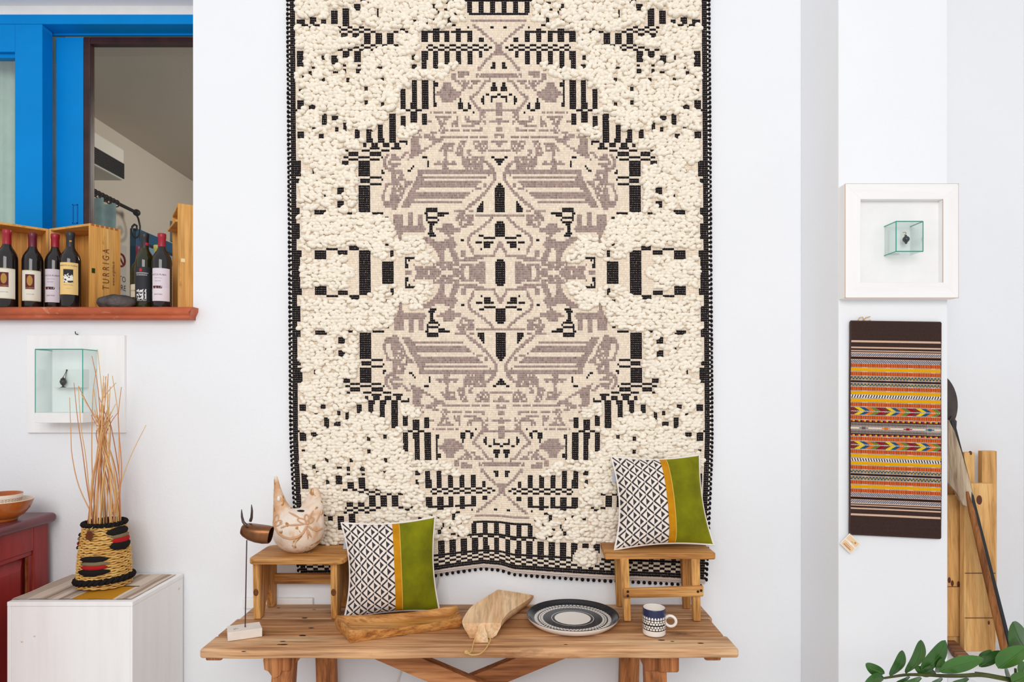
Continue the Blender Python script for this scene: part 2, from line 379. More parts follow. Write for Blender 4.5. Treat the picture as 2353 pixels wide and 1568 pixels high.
# small wall fittings behind the table
cabm = plain('cable_white', (225, 218, 212), .5)
pts = [W(1000, 1300, 2.593), W(1010, 1322, 2.59), W(1008, 1340, 2.592), W(1002, 1358, 2.594), W(985, 1430, 2.594), W(925, 1530, 2.594), W(905, 1600, 2.594)]
props(MB().tube(pts, .004, 6).build('power_cable', cabm, smooth=True), 'thin pale cable running down the wall under the tapestry', 'cable')
a = W(560, 1395, 2.6); c = W(722, 1372, 2.6)
props(MB().box((a.x, 2.5805, .70), (c.x, 2.602, c.z), .006).build('cable_cover', M['white_paint']), 'white cable cover on the wall behind the hen stool', 'cable cover')
# ------------------------------------------------------------------ great tapestry
AX = lambda y: 1145+.0072*y
PXS, PYS = 3.77, 5.15
NC, NRB, NRT = 128, 136, 127           # columns each side of the axis, rows below and above the middle row
DT = 2.588                             # distance of the weave plane
NR = 137
Ug = (np.arange(NC)+.5)*PXS; Vg = (np.arange(NR)+.5)*PYS
YY = 627-Vg[:, None]+0*Ug[None]; XX = AX(YY)-Ug[None]
cls = np.zeros((NR, NC), dtype=np.int8)       # 0 cream, 1 taupe, 2 black, 3 white thread
def inside(poly, X, Y):
    r = np.zeros(X.shape, bool); n = len(poly)
    for i in range(n):
        x0, y0 = poly[i]; x1, y1 = poly[(i+1) % n]
        if y0 == y1: continue
        c = ((y0 > Y) != (y1 > Y)) & (X < (x1-x0)*(Y-y0)/(y1-y0)+x0); r ^= c
    return r
def poly(k, pts): cls[inside(pts, XX, YY)] = k
def rect(k, x0, y0, x1, y1): cls[(XX > x0) & (XX < x1) & (YY > y0) & (YY < y1)] = k
def stroke(k, pts, wd):
    for (x0, y0), (x1, y1) in zip(pts[:-1], pts[1:]):
        L2 = (x1-x0)**2+(y1-y0)**2; t = np.clip(((XX-x0)*(x1-x0)+(YY-y0)*(y1-y0))/L2, 0, 1)
        cls[np.hypot(XX-x0-t*(x1-x0), YY-y0-t*(y1-y0)) < wd/2] = k
def ell(k, cx, cy, rx, ry): cls[((XX-cx)/rx)**2+((YY-cy)/ry)**2 < 1] = k
def tile(ty):
    q = lambda p: (900+p[0]/9.05, ty+p[1]/9.05)
    return (lambda k, pts: poly(k, [q(p) for p in pts]), lambda k, a, b_, c_, d_: rect(k, *q((a, b_)), *q((c_, d_))),
            lambda k, pts, wd: stroke(k, [q(p) for p in pts], wd/9.05), lambda k, a, b_, c_, d_: ell(k, *q((a, b_)), c_/9.05, d_/9.05))
def dots(k, ty, box_, step, dens=.5, seed=1):       # loose single cream stitches inside taupe
    rs = np.random.RandomState(seed); x0, y0, x1, y1 = box_
    sel = (XX > 900+x0/9.05) & (XX < 900+x1/9.05) & (YY > ty+y0/9.05) & (YY < ty+y1/9.05) & (cls == 1) & (rs.rand(*cls.shape) < dens*.40)
    cls[sel] = k
# -- taupe figures, upper end
P, Rr, S_, E = tile(0)
Rr(1, 1630, 428, 2353, 475)
S_(1, [(1700, 525), (1790, 590), (1860, 640), (1910, 690), (1960, 740), (2050, 800), (2130, 880), (2210, 960)], 52)
E(1, 2232, 1000, 70, 110); Rr(1, 2120, 1105, 2353, 1155)
S_(1, [(2190, 1080), (2110, 1130), (2050, 1175), (1990, 1240), (1920, 1310), (1870, 1380), (1830, 1470)], 56)
P, Rr, S_, E = tile(160)
S_(1, [(1810, -10), (1800, 90)], 60); Rr(1, 1765, 95, 2353, 188)
S_(1, [(2040, 210), (1950, 265), (1880, 330), (1840, 400), (1800, 470), (1720, 520), (1660, 580), (1650, 620), (1700, 670), (1740, 720), (1780, 780), (1830, 830)], 58)
Rr(1, 1830, 822, 2353, 868)
for r_ in ((1390, 45, 1620, 140), (1390, 140, 1560, 185), (1230, 5, 1310, 50), (1250, 80, 1330, 205), (1300, 200, 1860, 245), (1370, 250, 1800, 322), (1450, 320, 1690, 400), (1450, 400, 1570, 445)): Rr(1, *r_)
dots(0, 160, (1250, 40, 1860, 440), 1, .5, 3)
P(1, [(1090, 265), (1220, 265), (1270, 400), (1430, 465), (1430, 545), (1310, 640), (1200, 705), (1050, 660), (1000, 560), (910, 530), (930, 490), (1010, 410), (1060, 350)])
for r_ in ((790, 890, 1060, 940), (1100, 880, 1330, 935), (820, 945, 1230, 990), (950, 990, 1170, 1065), (990, 1060, 1130, 1165), (1010, 1160, 1100, 1275), (1250, 1110, 1390, 1160), (1240, 1160, 1750, 1212),
           (1535, 985, 1610, 1085), (1580, 1070, 1850, 1112), (1640, 1112, 1840, 1155), (1830, 870, 1885, 1080), (1900, 890, 1975, 1130), (1900, 1055, 2353, 1112), (2150, 870, 2353, 1060),
           (2190, 1112, 2310, 1225), (2140, 1215, 2353, 1300), (990, 1262, 1880, 1312), (1810, 1212, 1890, 1275), (500, 1225, 620, 1290), (500, 1290, 660, 1335), (810, 1310, 1120, 1352), (540, 1340, 860, 1370),
           (650, 1375, 900, 1432), (1020, 1362, 1270, 1425), (1200, 1385, 1600, 1450), (1640, 1400, 2000, 1450), (2130, 1335, 2353, 1440), (750, 1035, 830, 1110), (430, 1380, 620, 1425)): Rr(1, *r_)
P(1, [(2180, 690), (2320, 690), (2330, 830), (2140, 830)])
P(1, [(1310, 940), (1390, 955), (1400, 1065), (1300, 1120), (1265, 1060), (1340, 1000)])
dots(0, 160, (500, 870, 2353, 1448), 1, .45, 4)
P, Rr, S_, E = tile(320)
P(1, [(410, 5), (560, 5), (600, 170), (590, 240), (705, 260), (560, 330), (400, 400), (340, 440), (350, 360), (385, 275), (260, 370), (205, 430), (215, 330), (270, 255), (400, 250), (400, 150)])
for r_ in ((0, 300, 85, 345), (0, 345, 155, 395), (10, 415, 205, 465), (0, 485, 190, 545), (0, 555, 140, 595)): Rr(1, *r_)
S_(1, [(1050, 25), (900, 80), (820, 140), (640, 240)], 50); P(1, [(760, 0), (1070, 0), (1060, 55), (870, 70)])
P(1, [(1080, 55), (1300, 70), (1310, 115), (1260, 165), (1295, 245), (990, 245), (1060, 130)])
P(1, [(1440, 30), (1570, 30), (1500, 170), (1485, 240), (1475, 335), (1365, 340), (1295, 260), (1330, 150), (1400, 100)])
for r_ in ((1090, 245, 1140, 425), (960, 425, 1310, 475), (880, 475, 1355, 535), (880, 530, 980, 562), (1060, 530, 1180, 645), (1210, 530, 1350, 560), (1560, 205, 1670, 335), (2060, 15, 2353, 55), (2170, 95, 2353, 145), (2190, 140, 2320, 172)): Rr(1, *r_)
P(1, [(1690, 15), (1985, 15), (2025, 180), (1990, 225), (2353, 225), (2353, 275), (1880, 285), (1800, 230), (1700, 190)])
P(1, [(1450, 375), (1990, 355), (1960, 480), (1900, 560), (1880, 650), (1540, 650), (1480, 540), (1450, 440)])
dots(0, 320, (1000, 40, 2000, 640), 1, .4, 5)
S_(1, [(1950, 470), (2060, 560), (2110, 640), (2140, 720), (2140, 860), (2060, 950), (2000, 1050), (1930, 1130), (1850, 1200), (1740, 1290), (1680, 1350), (1560, 1440)], 66)
P(1, [(540, 655), (2100, 655), (2100, 700), (1990, 780), (1890, 870), (1820, 930), (1750, 1010), (1640, 1130), (1560, 1190), (1500, 1270), (1390, 1355), (395, 1355), (380, 1450), (200, 1450), (240, 1330), (330, 1160), (400, 1040), (470, 880), (520, 780)])
for x0_, x1_, ya in ((630, 2010, 733), (665, 1950, 822), (590, 1750, 1008), (520, 1650, 1100), (480, 1510, 1242)):
    j = int(round((627-(320+ya/9.05))/PYS-.5)); xr_ = XX[j]; cls[j, (xr_ > 900+x0_/9.05) & (xr_ < 900+x1_/9.05)] = 0
P(1, [(0, 640), (210, 640), (250, 720), (290, 850), (430, 850), (415, 930), (330, 970), (260, 1090), (235, 1200), (160, 1320), (95, 1460), (0, 1460), (0, 1010), (70, 950), (-150, 950), (-150, 900), (0, 900)])
dots(0, 320, (60, 720, 260, 1400), 1, .55, 6)
S_(1, [(-90, 960), (-160, 1090), (-180, 1280)], 55); S_(1, [(-60, 330), (-160, 430), (-150, 560), (-40, 640), (60, 640)], 62); S_(1, [(0, 430), (-70, 470), (-40, 540)], 50)
P(1, [(-180, 1300), (-60, 1290), (-20, 1130), (20, 1000), (60, 1000), (10, 1250), (0, 1450), (-140, 1450)])
Rr(1, 1890, 925, 1985, 985); Rr(1, 1740, 1000, 1860, 1035)
P, Rr, S_, E = tile(480)
for r_ in ((40, 100, 230, 340), (335, 95, 440, 340), (530, 105, 640, 340), (150, 555, 220, 720), (1170, 520, 1245, 575), (1740, 132, 2353, 188), (1450, 860, 1550, 985), (1640, 835, 1725, 905), (1700, 960, 2110, 1005), (1500, 1005, 1930, 1055), (1260, 1050, 1790, 1100), (2215, 675, 2300, 795), (275, 1295, 405, 1460)): Rr(1, *r_)
P(1, [(50, 338), (660, 338), (705, 400), (690, 490), (260, 490), (250, 535), (110, 535), (100, 440), (40, 400)])
P(1, [(1080, 282), (1260, 282), (1290, 380), (1425, 388), (1420, 485), (1320, 490), (1310, 525), (1090, 525), (1080, 480), (980, 470), (905, 410), (1060, 390)])
P(1, [(1250, 15), (1720, 15), (1720, 85), (1580, 95), (1590, 135), (1710, 140), (1690, 270), (1735, 335), (1590, 335), (1560, 385), (1440, 385), (1400, 300), (1330, 220), (1330, 155), (1400, 100), (1380, 70), (1260, 40)])
dots(0, 480, (1300, 20, 1740, 340), 1, .5, 7)
S_(1, [(2080, 200), (2030, 260), (1960, 320), (1900, 380), (1780, 450), (1710, 490), (1650, 560), (1600, 620), (1590, 700), (1620, 780), (1680, 850), (1700, 910)], 58)
P(1, [(620, 588), (800, 588), (820, 620), (885, 640), (885, 692), (1040, 700), (1130, 640), (1210, 588), (1305, 588), (1310, 680), (1365, 720), (1340, 770), (1310, 830), (1320, 900), (1360, 940), (1390, 1000), (1400, 1105), (1260, 1110), (1250, 1000), (1210, 910), (1190, 830), (1120, 830), (1080, 900), (1080, 1105), (980, 1095), (980, 990), (920, 900), (900, 830), (850, 790), (770, 740), (700, 700), (640, 640)])
S_(1, [(2240, 720), (2165, 890), (2110, 975)], 56)
P(1, [(850, 1120), (1400, 1105), (1940, 1085), (1960, 1250), (1940, 1460), (620, 1460), (610, 1370), (510, 1290), (450, 1165), (600, 1175), (740, 1200), (850, 1200)])
E(0, 1150, 1390, 140, 130); E(0, 1565, 1350, 62, 160); Rr(0, 1420, 1098, 1800, 1138); Rr(0, 1260, 1198, 1420, 1240); Rr(0, 600, 1170, 740, 1205); Rr(0, 930, 1205, 990, 1240)
dots(0, 480, (620, 1100, 1900, 1448), 1, .15, 8)
cls0 = cls.copy()
# -- black figures in the middle field
P, Rr, S_, E = tile(0)
for r_ in ((2040, 565, 2135, 608), (2145, 622, 2310, 662), (2080, 665, 2140, 708)): Rr(2, *r_)
P(2, [(2105, 1285), (2145, 1285), (2150, 1432), (2045, 1432), (2060, 1390), (2090, 1350)])
P, Rr, S_, E = tile(160)
P(2, [(2105, 285), (2145, 285), (2180, 340), (2180, 472), (2045, 472), (2045, 400), (2090, 350)])
for r_ in ((1945, 478, 2042, 525), (2188, 478, 2285, 525), (2048, 533, 2182, 612), (2048, 612, 2112, 665), (1850, 585, 1942, 672), (1878, 672, 1942, 718), (1905, 535, 1938, 590), (1400, 585, 1462, 700), (1368, 700, 1467, 828), (1467, 838, 1572, 878), (1570, 740, 1642, 828), (1570, 695, 1605, 740), (1672, 880, 1712, 920)): Rr(2, *r_)
P, Rr, S_, E = tile(320)
for r_ in ((722, 332, 932, 372), (628, 378, 725, 420), (728, 428, 795, 470), (728, 470, 760, 565), (2060, 355, 2130, 398)): Rr(2, *r_)
P(2, [(445, 525), (485, 520), (445, 590), (390, 695), (325, 695), (315, 615), (390, 612), (390, 568), (440, 568)])
P(2, [(2125, 402), (2370, 402), (2335, 470), (2290, 530), (2250, 635), (2230, 560), (2195, 500)])
P(2, [(2230, 902), (2262, 902), (2300, 960), (2345, 1015), (2365, 1060), (2365, 1520), (2130, 1520), (2130, 1060), (2160, 1015), (2195, 960)])
P(2, [(1865, 1305), (1905, 1305), (1895, 1500), (1755, 1500), (1810, 1410), (1840, 1360)])
P, Rr, S_, E = tile(480)
for r_ in ((702, -5, 938, 82), (1762, 0, 1895, 38), (432, 8, 498, 48), (668, 92, 735, 135), (702, 135, 738, 182), (948, 92, 1188, 134), (948, 134, 1082, 178), (708, 184, 938, 228), (708, 228, 738, 275), (942, 232, 972, 275), (738, 280, 942, 322), (742, 476, 882, 520), (782, 520, 908, 570), (342, 522, 498, 552),
           (2142, 318, 2370, 602), (2172, 270, 2360, 320), (1798, 515, 1902, 562), (1768, 562, 1892, 607), (1898, 607, 2142, 648), (1738, 655, 1892, 704), (1898, 700, 2112, 746), (1898, 746, 2062, 795), (1830, 805, 1895, 852), (1422, 612, 1502, 660), (272, 998, 472, 1058), (272, 1058, 312, 1250), (305, 1160, 348, 1225), (342, 1058, 372, 1105), (2148, 1085, 2370, 1460), (2182, 1035, 2370, 1085), (2245, 985, 2280, 1035)): Rr(2, *r_)
P(2, [(765, 320), (875, 320), (842, 370), (842, 476), (778, 476), (778, 370)])
# -- black stripes and checks of the border field (upper left quarter, photograph pixels)
colp = 26.15
def bcol(X): return np.mod(X-1073+.3, colp) < 13.9
def bands(x0, x1, y0, y1, inv=False):
    m_ = bcol(XX); m_ = ~m_ if inv else m_; cls[(XX > x0) & (XX < x1) & (YY > y0) & (YY < y1) & m_] = 2
def brow(x0, x1, y, inv):       # one row of stitches on (or between) the stripe columns
    j = int(round((627-y)/PYS-.5)); m_ = bcol(XX[j]); m_ = ~m_ if inv else m_
    s = (XX[j] > x0) & (XX[j] < x1) & m_; cls[j, s] = 2
bands(1072, 1150, 4, 31); brow(1040, 1150, 0, True); rect(2, 1076, 30.5, 1150, 36)
bands(965, 1088, 73, 99); rect(2, 1099, 88, 1110, 99); rect(2, 1099, 84, 1103, 90)
for y_, iv, xe in ((102, True, 1121), (107.5, False, 1116), (113, True, 1126)): brow(981, xe, y_, iv)
rect(2, 1125, 105, 1129, 110); bands(965, 1088, 117, 148); rect(2, 1099, 117, 1109, 131)
rect(2, 983, 58, 994, 62.5); rect(2, 1060, 58, 1073, 62.5); brow(990, 1012, 66, False); brow(1040, 1062, 66, False); brow(980, 1020, 71, True); brow(1036, 1074, 71, True); rect(2, 1074, 63, 1077, 68)
bands(965, 1010, 148, 158)
rect(2, 945, 182, 957, 251); rect(2, 968, 186, 983, 251); rect(2, 920, 206, 933, 251); rect(2, 995, 186, 999, 240); rect(2, 995, 188, 1006, 198); rect(2, 995, 237, 1003, 246)
rect(2, 931, 252, 945, 257); rect(2, 956, 252, 970, 257); rect(2, 945, 258, 957, 283); rect(2, 969, 262, 982, 288); rect(2, 922, 264, 933, 292); rect(2, 894, 262, 908, 326)
for a_, b_ in ((815, 828), (841, 855), (867, 881)): rect(2, a_, 299 if a_ < 860 else 287, b_, 320)
rect(2, 841, 320, 856, 326); rect(2, 867, 320, 882, 326); rect(2, 893, 320, 907, 326); rect(2, 834, 326, 841, 337); rect(2, 853, 326, 867, 337); rect(2, 879, 326, 893, 337); rect(2, 905, 326, 919, 337)
rect(2, 931, 322, 936, 336); rect(2, 918, 323, 933, 326.5); rect(2, 900, 337, 923, 341.5); rect(2, 849, 337, 874, 341.5); rect(2, 832, 342, 848, 347); rect(2, 875, 342, 894, 347); rect(2, 792, 342, 800, 347)
rect(2, 800, 347.5, 822, 357.5); rect(2, 849, 347.5, 875, 357.5); rect(2, 788, 358, 800, 363); rect(2, 822, 358, 848, 363); rect(2, 800, 363, 822, 368); rect(2, 849, 363, 872, 368)
rect(2, 823, 368, 849, 403); rect(2, 784, 369, 800, 378); rect(2, 791, 378, 800, 382); rect(2, 850, 404, 876, 409); rect(2, 826, 409, 849, 419); rect(2, 850, 419, 876, 424); rect(2, 823, 424, 850, 489)
rect(2, 875, 389, 879, 394); rect(2, 877, 393, 884, 399); rect(2, 875, 409, 879, 414); rect(2, 875, 357, 879, 363)
rect(2, 666, 368, 692, 403); rect(2, 666, 410, 688, 421); rect(2, 855, 490, 880, 495); rect(2, 873, 486, 881, 491); rect(2, 884, 496, 893, 504)
rect(2, 666, 575, 694, 592); rect(2, 722, 575, 749, 597); rect(2, 775, 573, 798, 584); rect(2, 748, 569, 775, 574); rect(2, 802, 563, 825, 574); rect(2, 825, 575, 851, 612); rect(2, 826, 612, 851, 628); rect(2, 878, 600, 904, 640)
rect(2, 898, 575, 904, 592)
# left end of the border field
brow(673, 740, 59, True); brow(776, 842, 61, True); brow(776, 855, 66, False); brow(705, 726, 64.5, False); brow(778, 862, 71, True)
rect(2, 761, 27, 776, 57); rect(2, 787, 19, 801, 58); rect(2, 683, 47, 699, 56); rect(2, 711, 42, 725, 57); rect(2, 739, 45, 749, 56); rect(2, 813, 7, 827, 22); rect(2, 838, 5, 847, 11); rect(2, 829, 0, 839, 4); rect(2, 866, 19, 869, 42)
bands(838, 908, 75, 101); bands(785, 830, 75, 84); brow(828, 920, 102.5, True); brow(812, 872, 108, False); brow(800, 866, 113, True); rect(2, 778, 114, 788, 118); rect(2, 800, 114, 812, 117)
rect(2, 787, 118, 801, 131); rect(2, 813, 117, 828, 144); rect(2, 683, 116, 698, 153); rect(2, 761, 127, 775, 148); rect(2, 740, 129, 748, 138); rect(2, 673, 99, 679, 114); rect(2, 711, 128, 714, 142)
for r_ in ((1023, 3, 1034, 11), (1020, 21, 1032, 27), (995, 10, 1001, 18), (1001, 18, 1007, 27), (1005, 27, 1010, 36), (1045, 30, 1051, 35), (1066, 41, 1071, 47), (1030, 40, 1035, 57), (994, 42, 999, 57), (976, 48, 983, 57), (949, 47, 955, 56), (1035, 57, 1046, 61), (920, 66, 931, 70), (930, 69, 939, 74), (918, 74, 929, 78), (903, 72, 914, 76), (905, 100, 914, 108), (948, 118, 955, 140), (946, 150, 956, 158)): rect(2, *r_)
rect(2, 683, 233, 699, 251); rect(2, 711, 243, 725, 252); rect(2, 673, 253, 683, 257); rect(2, 683, 303, 699, 317); rect(2, 813, 213, 816, 232); rect(2, 741, 260, 750, 287); rect(2, 762, 266, 776, 275); rect(2, 788, 280, 798, 300)
for r_ in ((774, 432, 791, 445), (774, 460, 791, 479), (744, 445, 748, 462), (718, 388, 722, 398), (722, 484, 747, 491), (797, 488, 811, 495), (722, 532, 727, 539), (668, 480, 688, 500), (668, 515, 688, 552), (666, 592, 688, 628), (885, 558, 892, 564), (867, 155, 878, 160)): rect(2, *r_)
for x_, y_ in ((690, 207), (713, 170), (698, 176), (743, 185), (771, 166), (791, 162), (824, 163), (842, 205), (880, 184), (800, 183), (721, 294), (774, 295), (842, 234), (878, 240), (738, 314), (720, 155), (793, 150), (827, 150)): rect(2, x_-4, y_-4, x_+4, y_+5)
# -- end border (beyond the upper edge of the photograph; it shows at the lower end)
E0 = -2
def vrow(v0, v1): return (627-YY > v0) & (627-YY < v1)
low = XX > 664
low = XX > 1068; cls[vrow(597, 624) & bcol(XX) & low] = 2
j0 = int(624/PYS)
for j in range(j0, j0+3): cls[j, (bcol(XX[j]) ^ (j % 2 == 0)) & (low[j] | (j > j0+1))] = 2
cls[vrow((j0+3)*PYS, 667) & bcol(XX)] = 2
j1 = int(667/PYS)
for j in range(j1, j1+5): cls[j, (bcol(XX[j]) ^ (j % 2 == 1))] = 2
cls[vrow((j1+5)*PYS, 1000)] = 2
ell(0, 945, -38, 34, 22)
# -- selvedge
cls[:, 124:127] = 2; cls[::2, 127] = 3; cls[1::2, 127] = 2; cls[:, 121:124] = np.where(cls[:, 121:124] == 2, 2, 0)

# -- wool tufts: zone outside the middle field
zone = [(672, -14), (700, -8), (760, -16), (860, -12), (915, -20), (915, -48), (945, -60), (972, -50), (975, -18), (1000, -10), (1030, -34), (1060, -30), (1088, -12), (1082, 6), (1076, 30), (1064, 40), (1066, 52), (1042, 60), (1032, 73), (1016, 73), (1000, 66), (982, 72), (964, 74), (964, 150), (1008, 148), (1018, 134), (1032, 126), (1050, 130), (1056, 143), (1046, 151), (1036, 165), (1024, 180), (1008, 187), (985, 184), (945, 180), (938, 204), (918, 208), (914, 230), (906, 246), (926, 250), (931, 262), (922, 276), (930, 285), (956, 286), (960, 300), (946, 314), (932, 322), (908, 318), (838, 318), (834, 326), (836, 335), (826, 346), (801, 345), (791, 352), (800, 366), (785, 369), (800, 384), (822, 384), (827, 402), (823, 420), (822, 440), (834, 456), (834, 466), (820, 480), (850, 487), (880, 493), (894, 508), (905, 524), (910, 545), (918, 560), (935, 545), (962, 538), (975, 560), (992, 590), (1000, 601), (986, 608), (962, 602), (945, 592), (926, 588), (906, 598), (890, 604), (874, 596), (850, 588), (826, 577), (672, 574)]
zone2 = [(684, 590), (722, 590), (735, 600), (750, 588), (790, 584), (797, 600), (797, 612), (846, 610), (848, 622), (828, 628), (684, 628)]
windows = [(1076, -40, 1150, 36), (964, 73, 1016, 126), (777, 56, 840, 74), (838, 74, 918, 104), (828, 100, 866, 114), (674, 48, 684, 57), (776, 22, 788, 57), (673, 116, 684, 150), (672, 232, 684, 251), (673, 257, 684, 318), (692, 378, 718, 393), (800, 368, 823, 378), (694, 577, 722, 590), (749, 576, 775, 588), (798, 576, 825, 608), (829, 300, 841, 318), (855, 300, 867, 318), (881, 280, 894, 318), (908, 280, 920, 318), (700, 50, 711, 57), (673, 28, 678, 57)]
rs = np.random.RandomState(11)
def warp(u, v):           # canonical (u right, v up from the middle row) -> photograph pixels on the wall
    u = np.asarray(u, float); v = np.asarray(v, float); av = -v
    y = np.where(v >= 0, 627-v, 627+av*(1-.037*np.clip(av, 0, None)/592))
    k = 1-.037*np.clip((y-1000)/320, 0, 1)**1.3; x = AX(y)+u*k
    wv = np.interp(x, [690, 900, 1000, 1050, 1110, 1150, 1180, 1250, 1400, 1615], [26, 20, 13, 6, -1, 2, 11, 15, 24, 35])
    y = y+wv*np.clip((av-430)/270, 0, 1.1)**1.6
    return x, y
def towall(x, y, h, d=DT):        # pixels + height in front of the weave (metres)
    d = d-np.asarray(h); lowy = np.clip((y-1150)/170, 0, 1)
    X = (x-CX)*DT/F; Z = EYE-(y-HY)*DT/F
    return np.stack([X, d-.012*lowy*np.sin((x-690)/930*PI*2.2)**2+np.zeros_like(X), Z], -1)
tap = thing('wall_tapestry', 'huge cream, black and taupe woven tapestry with raised wool tufts', 'tapestry', tuple(W(1150, 1300, 2.59)))
torg = np.array(wloc(tap))
def np_mesh(name, verts, loops, nper, mat, cols=None, smooth=True, parent=tap, org=torg, **kw):
    me = bpy.data.meshes.new(name); nf = len(loops)//nper; me.vertices.add(len(verts)); me.loops.add(len(loops)); me.polygons.add(nf)
    me.vertices.foreach_set('co', (verts-org).astype(np.float32).ravel()); me.loops.foreach_set('vertex_index', loops.astype(np.int32))
    me.polygons.foreach_set('loop_start', np.arange(0, nf*nper, nper, dtype=np.int32)); me.polygons.foreach_set('loop_total', np.full(nf, nper, dtype=np.int32))
    me.polygons.foreach_set('use_smooth', np.full(nf, smooth)); me.update(calc_edges=True); me.validate()
    if cols is not None: facecols(me, cols)
    me.materials.append(mat); o = bpy.data.objects.new(name, me); C.objects.link(o); o.parent = parent
    return props(o, **kw)
M['weave'] = vcol('wool_weave', .95, .05, sheen=.1)
rows = list(range(-NRB, NRT)); U = []; V = []; K = []
for j in rows:
    jj = -j-1 if j < 0 else j
    for sgn in (-1, 1):
        U.append(sgn*Ug); V.append(np.full(NC, (j+.5)*PYS)); K.append(cls[jj])
U = np.concatenate(U); V = np.concatenate(V); K = np.concatenate(K); n = len(U)
ou = np.array([-.5, -.26, .26, .5, .5, .26, -.26, -.5, 0])*PXS; ov = np.array([.28, .5, .5, .28, -.28, -.5, -.5, -.28, 0])*PYS; ksc = np.array([.99, 1.0, 1.07, 1.0])[K][:, None]
hh = np.array([0]*8+[1.])
jit = rs.normal(0, .16, (n, 2))
uu = U[:, None]+ou*ksc+jit[:, :1]; vv = V[:, None]+ov*ksc+jit[:, 1:]
xw, yw = warp(uu, vv); hgt = hh[None]*(.0050+rs.rand(n, 1)*.0016)
co = towall(xw, yw, hgt).reshape(-1, 3)
tri = np.array([[8, k, (k+1) % 8] for k in range(8)])[:, ::-1].ravel()
loops = (np.arange(n)[:, None]*9+tri[None]).ravel()
pal = np.array([[240, 226, 208], [168, 147, 141], [33, 29, 32], [244, 240, 232]], float)
pc = LIN[np.clip(pal, 0, 255).astype(int)][K]*(1+rs.normal(0, 1, (n, 1))*np.array([.05, .13, .1, .03])[K][:, None])
np_mesh('woven_stitches', co, loops, 3, M['weave'], np.repeat(np.clip(pc, 0, 1), 8, axis=0), kind='stuff')
# backing cloth
nu, nv = 60, 90
ug = np.linspace(-482, 482, nu+1); vg = np.linspace(-NRB*PYS-9, NRT*PYS, nv+1); gu, gv = np.meshgrid(ug, vg)
xw, yw = warp(gu, gv); fr = towall(xw, yw, -.0006).reshape(-1, 3); bk = towall(xw, yw, -.008).reshape(-1, 3)
q = np.array([[j*(nu+1)+i, j*(nu+1)+i+1, (j+1)*(nu+1)+i+1, (j+1)*(nu+1)+i] for j in range(nv) for i in range(nu)])
N1 = len(fr); ring = [i for i in range(nu+1)]+[j*(nu+1)+nu for j in range(1, nv+1)]+[nv*(nu+1)+i for i in range(nu-1, -1, -1)]+[j*(nu+1) for j in range(nv-1, 0, -1)]
side = np.array([[ring[i], ring[(i+1) % len(ring)], ring[(i+1) % len(ring)]+N1, ring[i]+N1] for i in range(len(ring))])
np_mesh('backing_cloth', np.concatenate([fr, bk]), np.concatenate([q.ravel(), (q[:, ::-1]+N1).ravel(), side.ravel()]), 4, plain('cream_warp', (232, 210, 190), .95, .05), None, False)
# hem at the lower end
hem = MB()
for dv, r_ in ((3, .0035), (7, .003)):
    us = np.linspace(-481, 481, 90); xw, yw = warp(us, np.full(90, -NRB*PYS-dv)); hem.tube([Vector(p) for p in towall(xw, yw, .002)], r_, 6)
hem.build('hem', plain('hem_cord', (206, 192, 184), .9, .05), tap, smooth=True)
# bead fringe
ico = bmesh.new(); bmesh.ops.create_icosphere(ico, subdivisions=2, radius=1); ico.verts.ensure_lookup_table()
iv = np.array([v.co[:] for v in ico.verts]); it = np.array([[v.index for v in f.verts] for f in ico.faces]); ico.free()
def blobs(cen, rad, rot=None):      # arrays of centres (n,3) and radii (n,3) -> verts, loops
    vv_ = iv[None]*rad[:, None]
    if rot is not None:
        c_, s_ = np.cos(rot)[:, None], np.sin(rot)[:, None]; x_ = vv_[..., 0]*c_-vv_[..., 2]*s_; z_ = vv_[..., 0]*s_+vv_[..., 2]*c_; vv_ = np.stack([x_, vv_[..., 1], z_], -1)
    vv_ = vv_+cen[:, None]
    return vv_.reshape(-1, 3), (np.arange(len(cen))[:, None, None]*len(iv)+it[None]).ravel()
px = 1/557.7
vb = np.arange(-NRB*PYS, NRT*PYS, 10.7); cen = []
for s_ in (-1, 1):
    xw, yw = warp(np.full(len(vb), s_*484.5), vb); cen.append(towall(xw, yw, .001))
ub = np.arange(-480, 481, 13.4); xw, yw = warp(ub, np.full(len(ub), -NRB*PYS-13)); cb = towall(xw, yw, .001)
cen = np.concatenate(cen); rad = np.tile([3.2*px, 3.0*px, 4.4*px], (len(cen), 1)); cen = np.concatenate([cen, cb]); rad = np.concatenate([rad, np.tile([4.0*px, 4.0*px, 4.0*px], (len(cb), 1))])
vv_, ll = blobs(cen, rad*(1+rs.normal(0, .06, (len(cen), 1))))
np_mesh('edge_beading', vv_, ll, 3, plain('black_wool', (32, 26, 28), .95, .05), kind='stuff')
# tufts
blk = cls == 2
def isblk(x, y):
    u = AX(y)-x; i = int(u/PXS); j = int((627-y)/PYS)
    return 0 <= i < NC and 0 <= j < NR and blk[j, i]
pool = []
row = 0; y = 632.0
while y > -60:
    x = 668+(6 if row % 2 else 0)+rs.uniform(-2, 2)
    while x < 1095:
        pool.append((x+rs.uniform(-2.2, 2.2), y+rs.uniform(-1.8, 1.8))); x += 10.3+rs.uniform(-1, 1)
    y -= 7.3; row += 1
pa = np.array(pool); ok = inside(zone, pa[:, 0], pa[:, 1]) | inside(zone2, pa[:, 0], pa[:, 1])
for (a_, b_, c_, d_) in windows: ok &= ~((pa[:, 0] > a_) & (pa[:, 0] < c_) & (pa[:, 1] > b_) & (pa[:, 1] < d_))
tl = [p for p, k in zip(pool, ok) if k and not any(isblk(p[0]+dx, p[1]+dy) for dx, dy in ((0, 0), (6.5, 0), (-6.5, 0), (0, 4.5), (0, -4.5)))]
tl = np.array(tl); TC = []
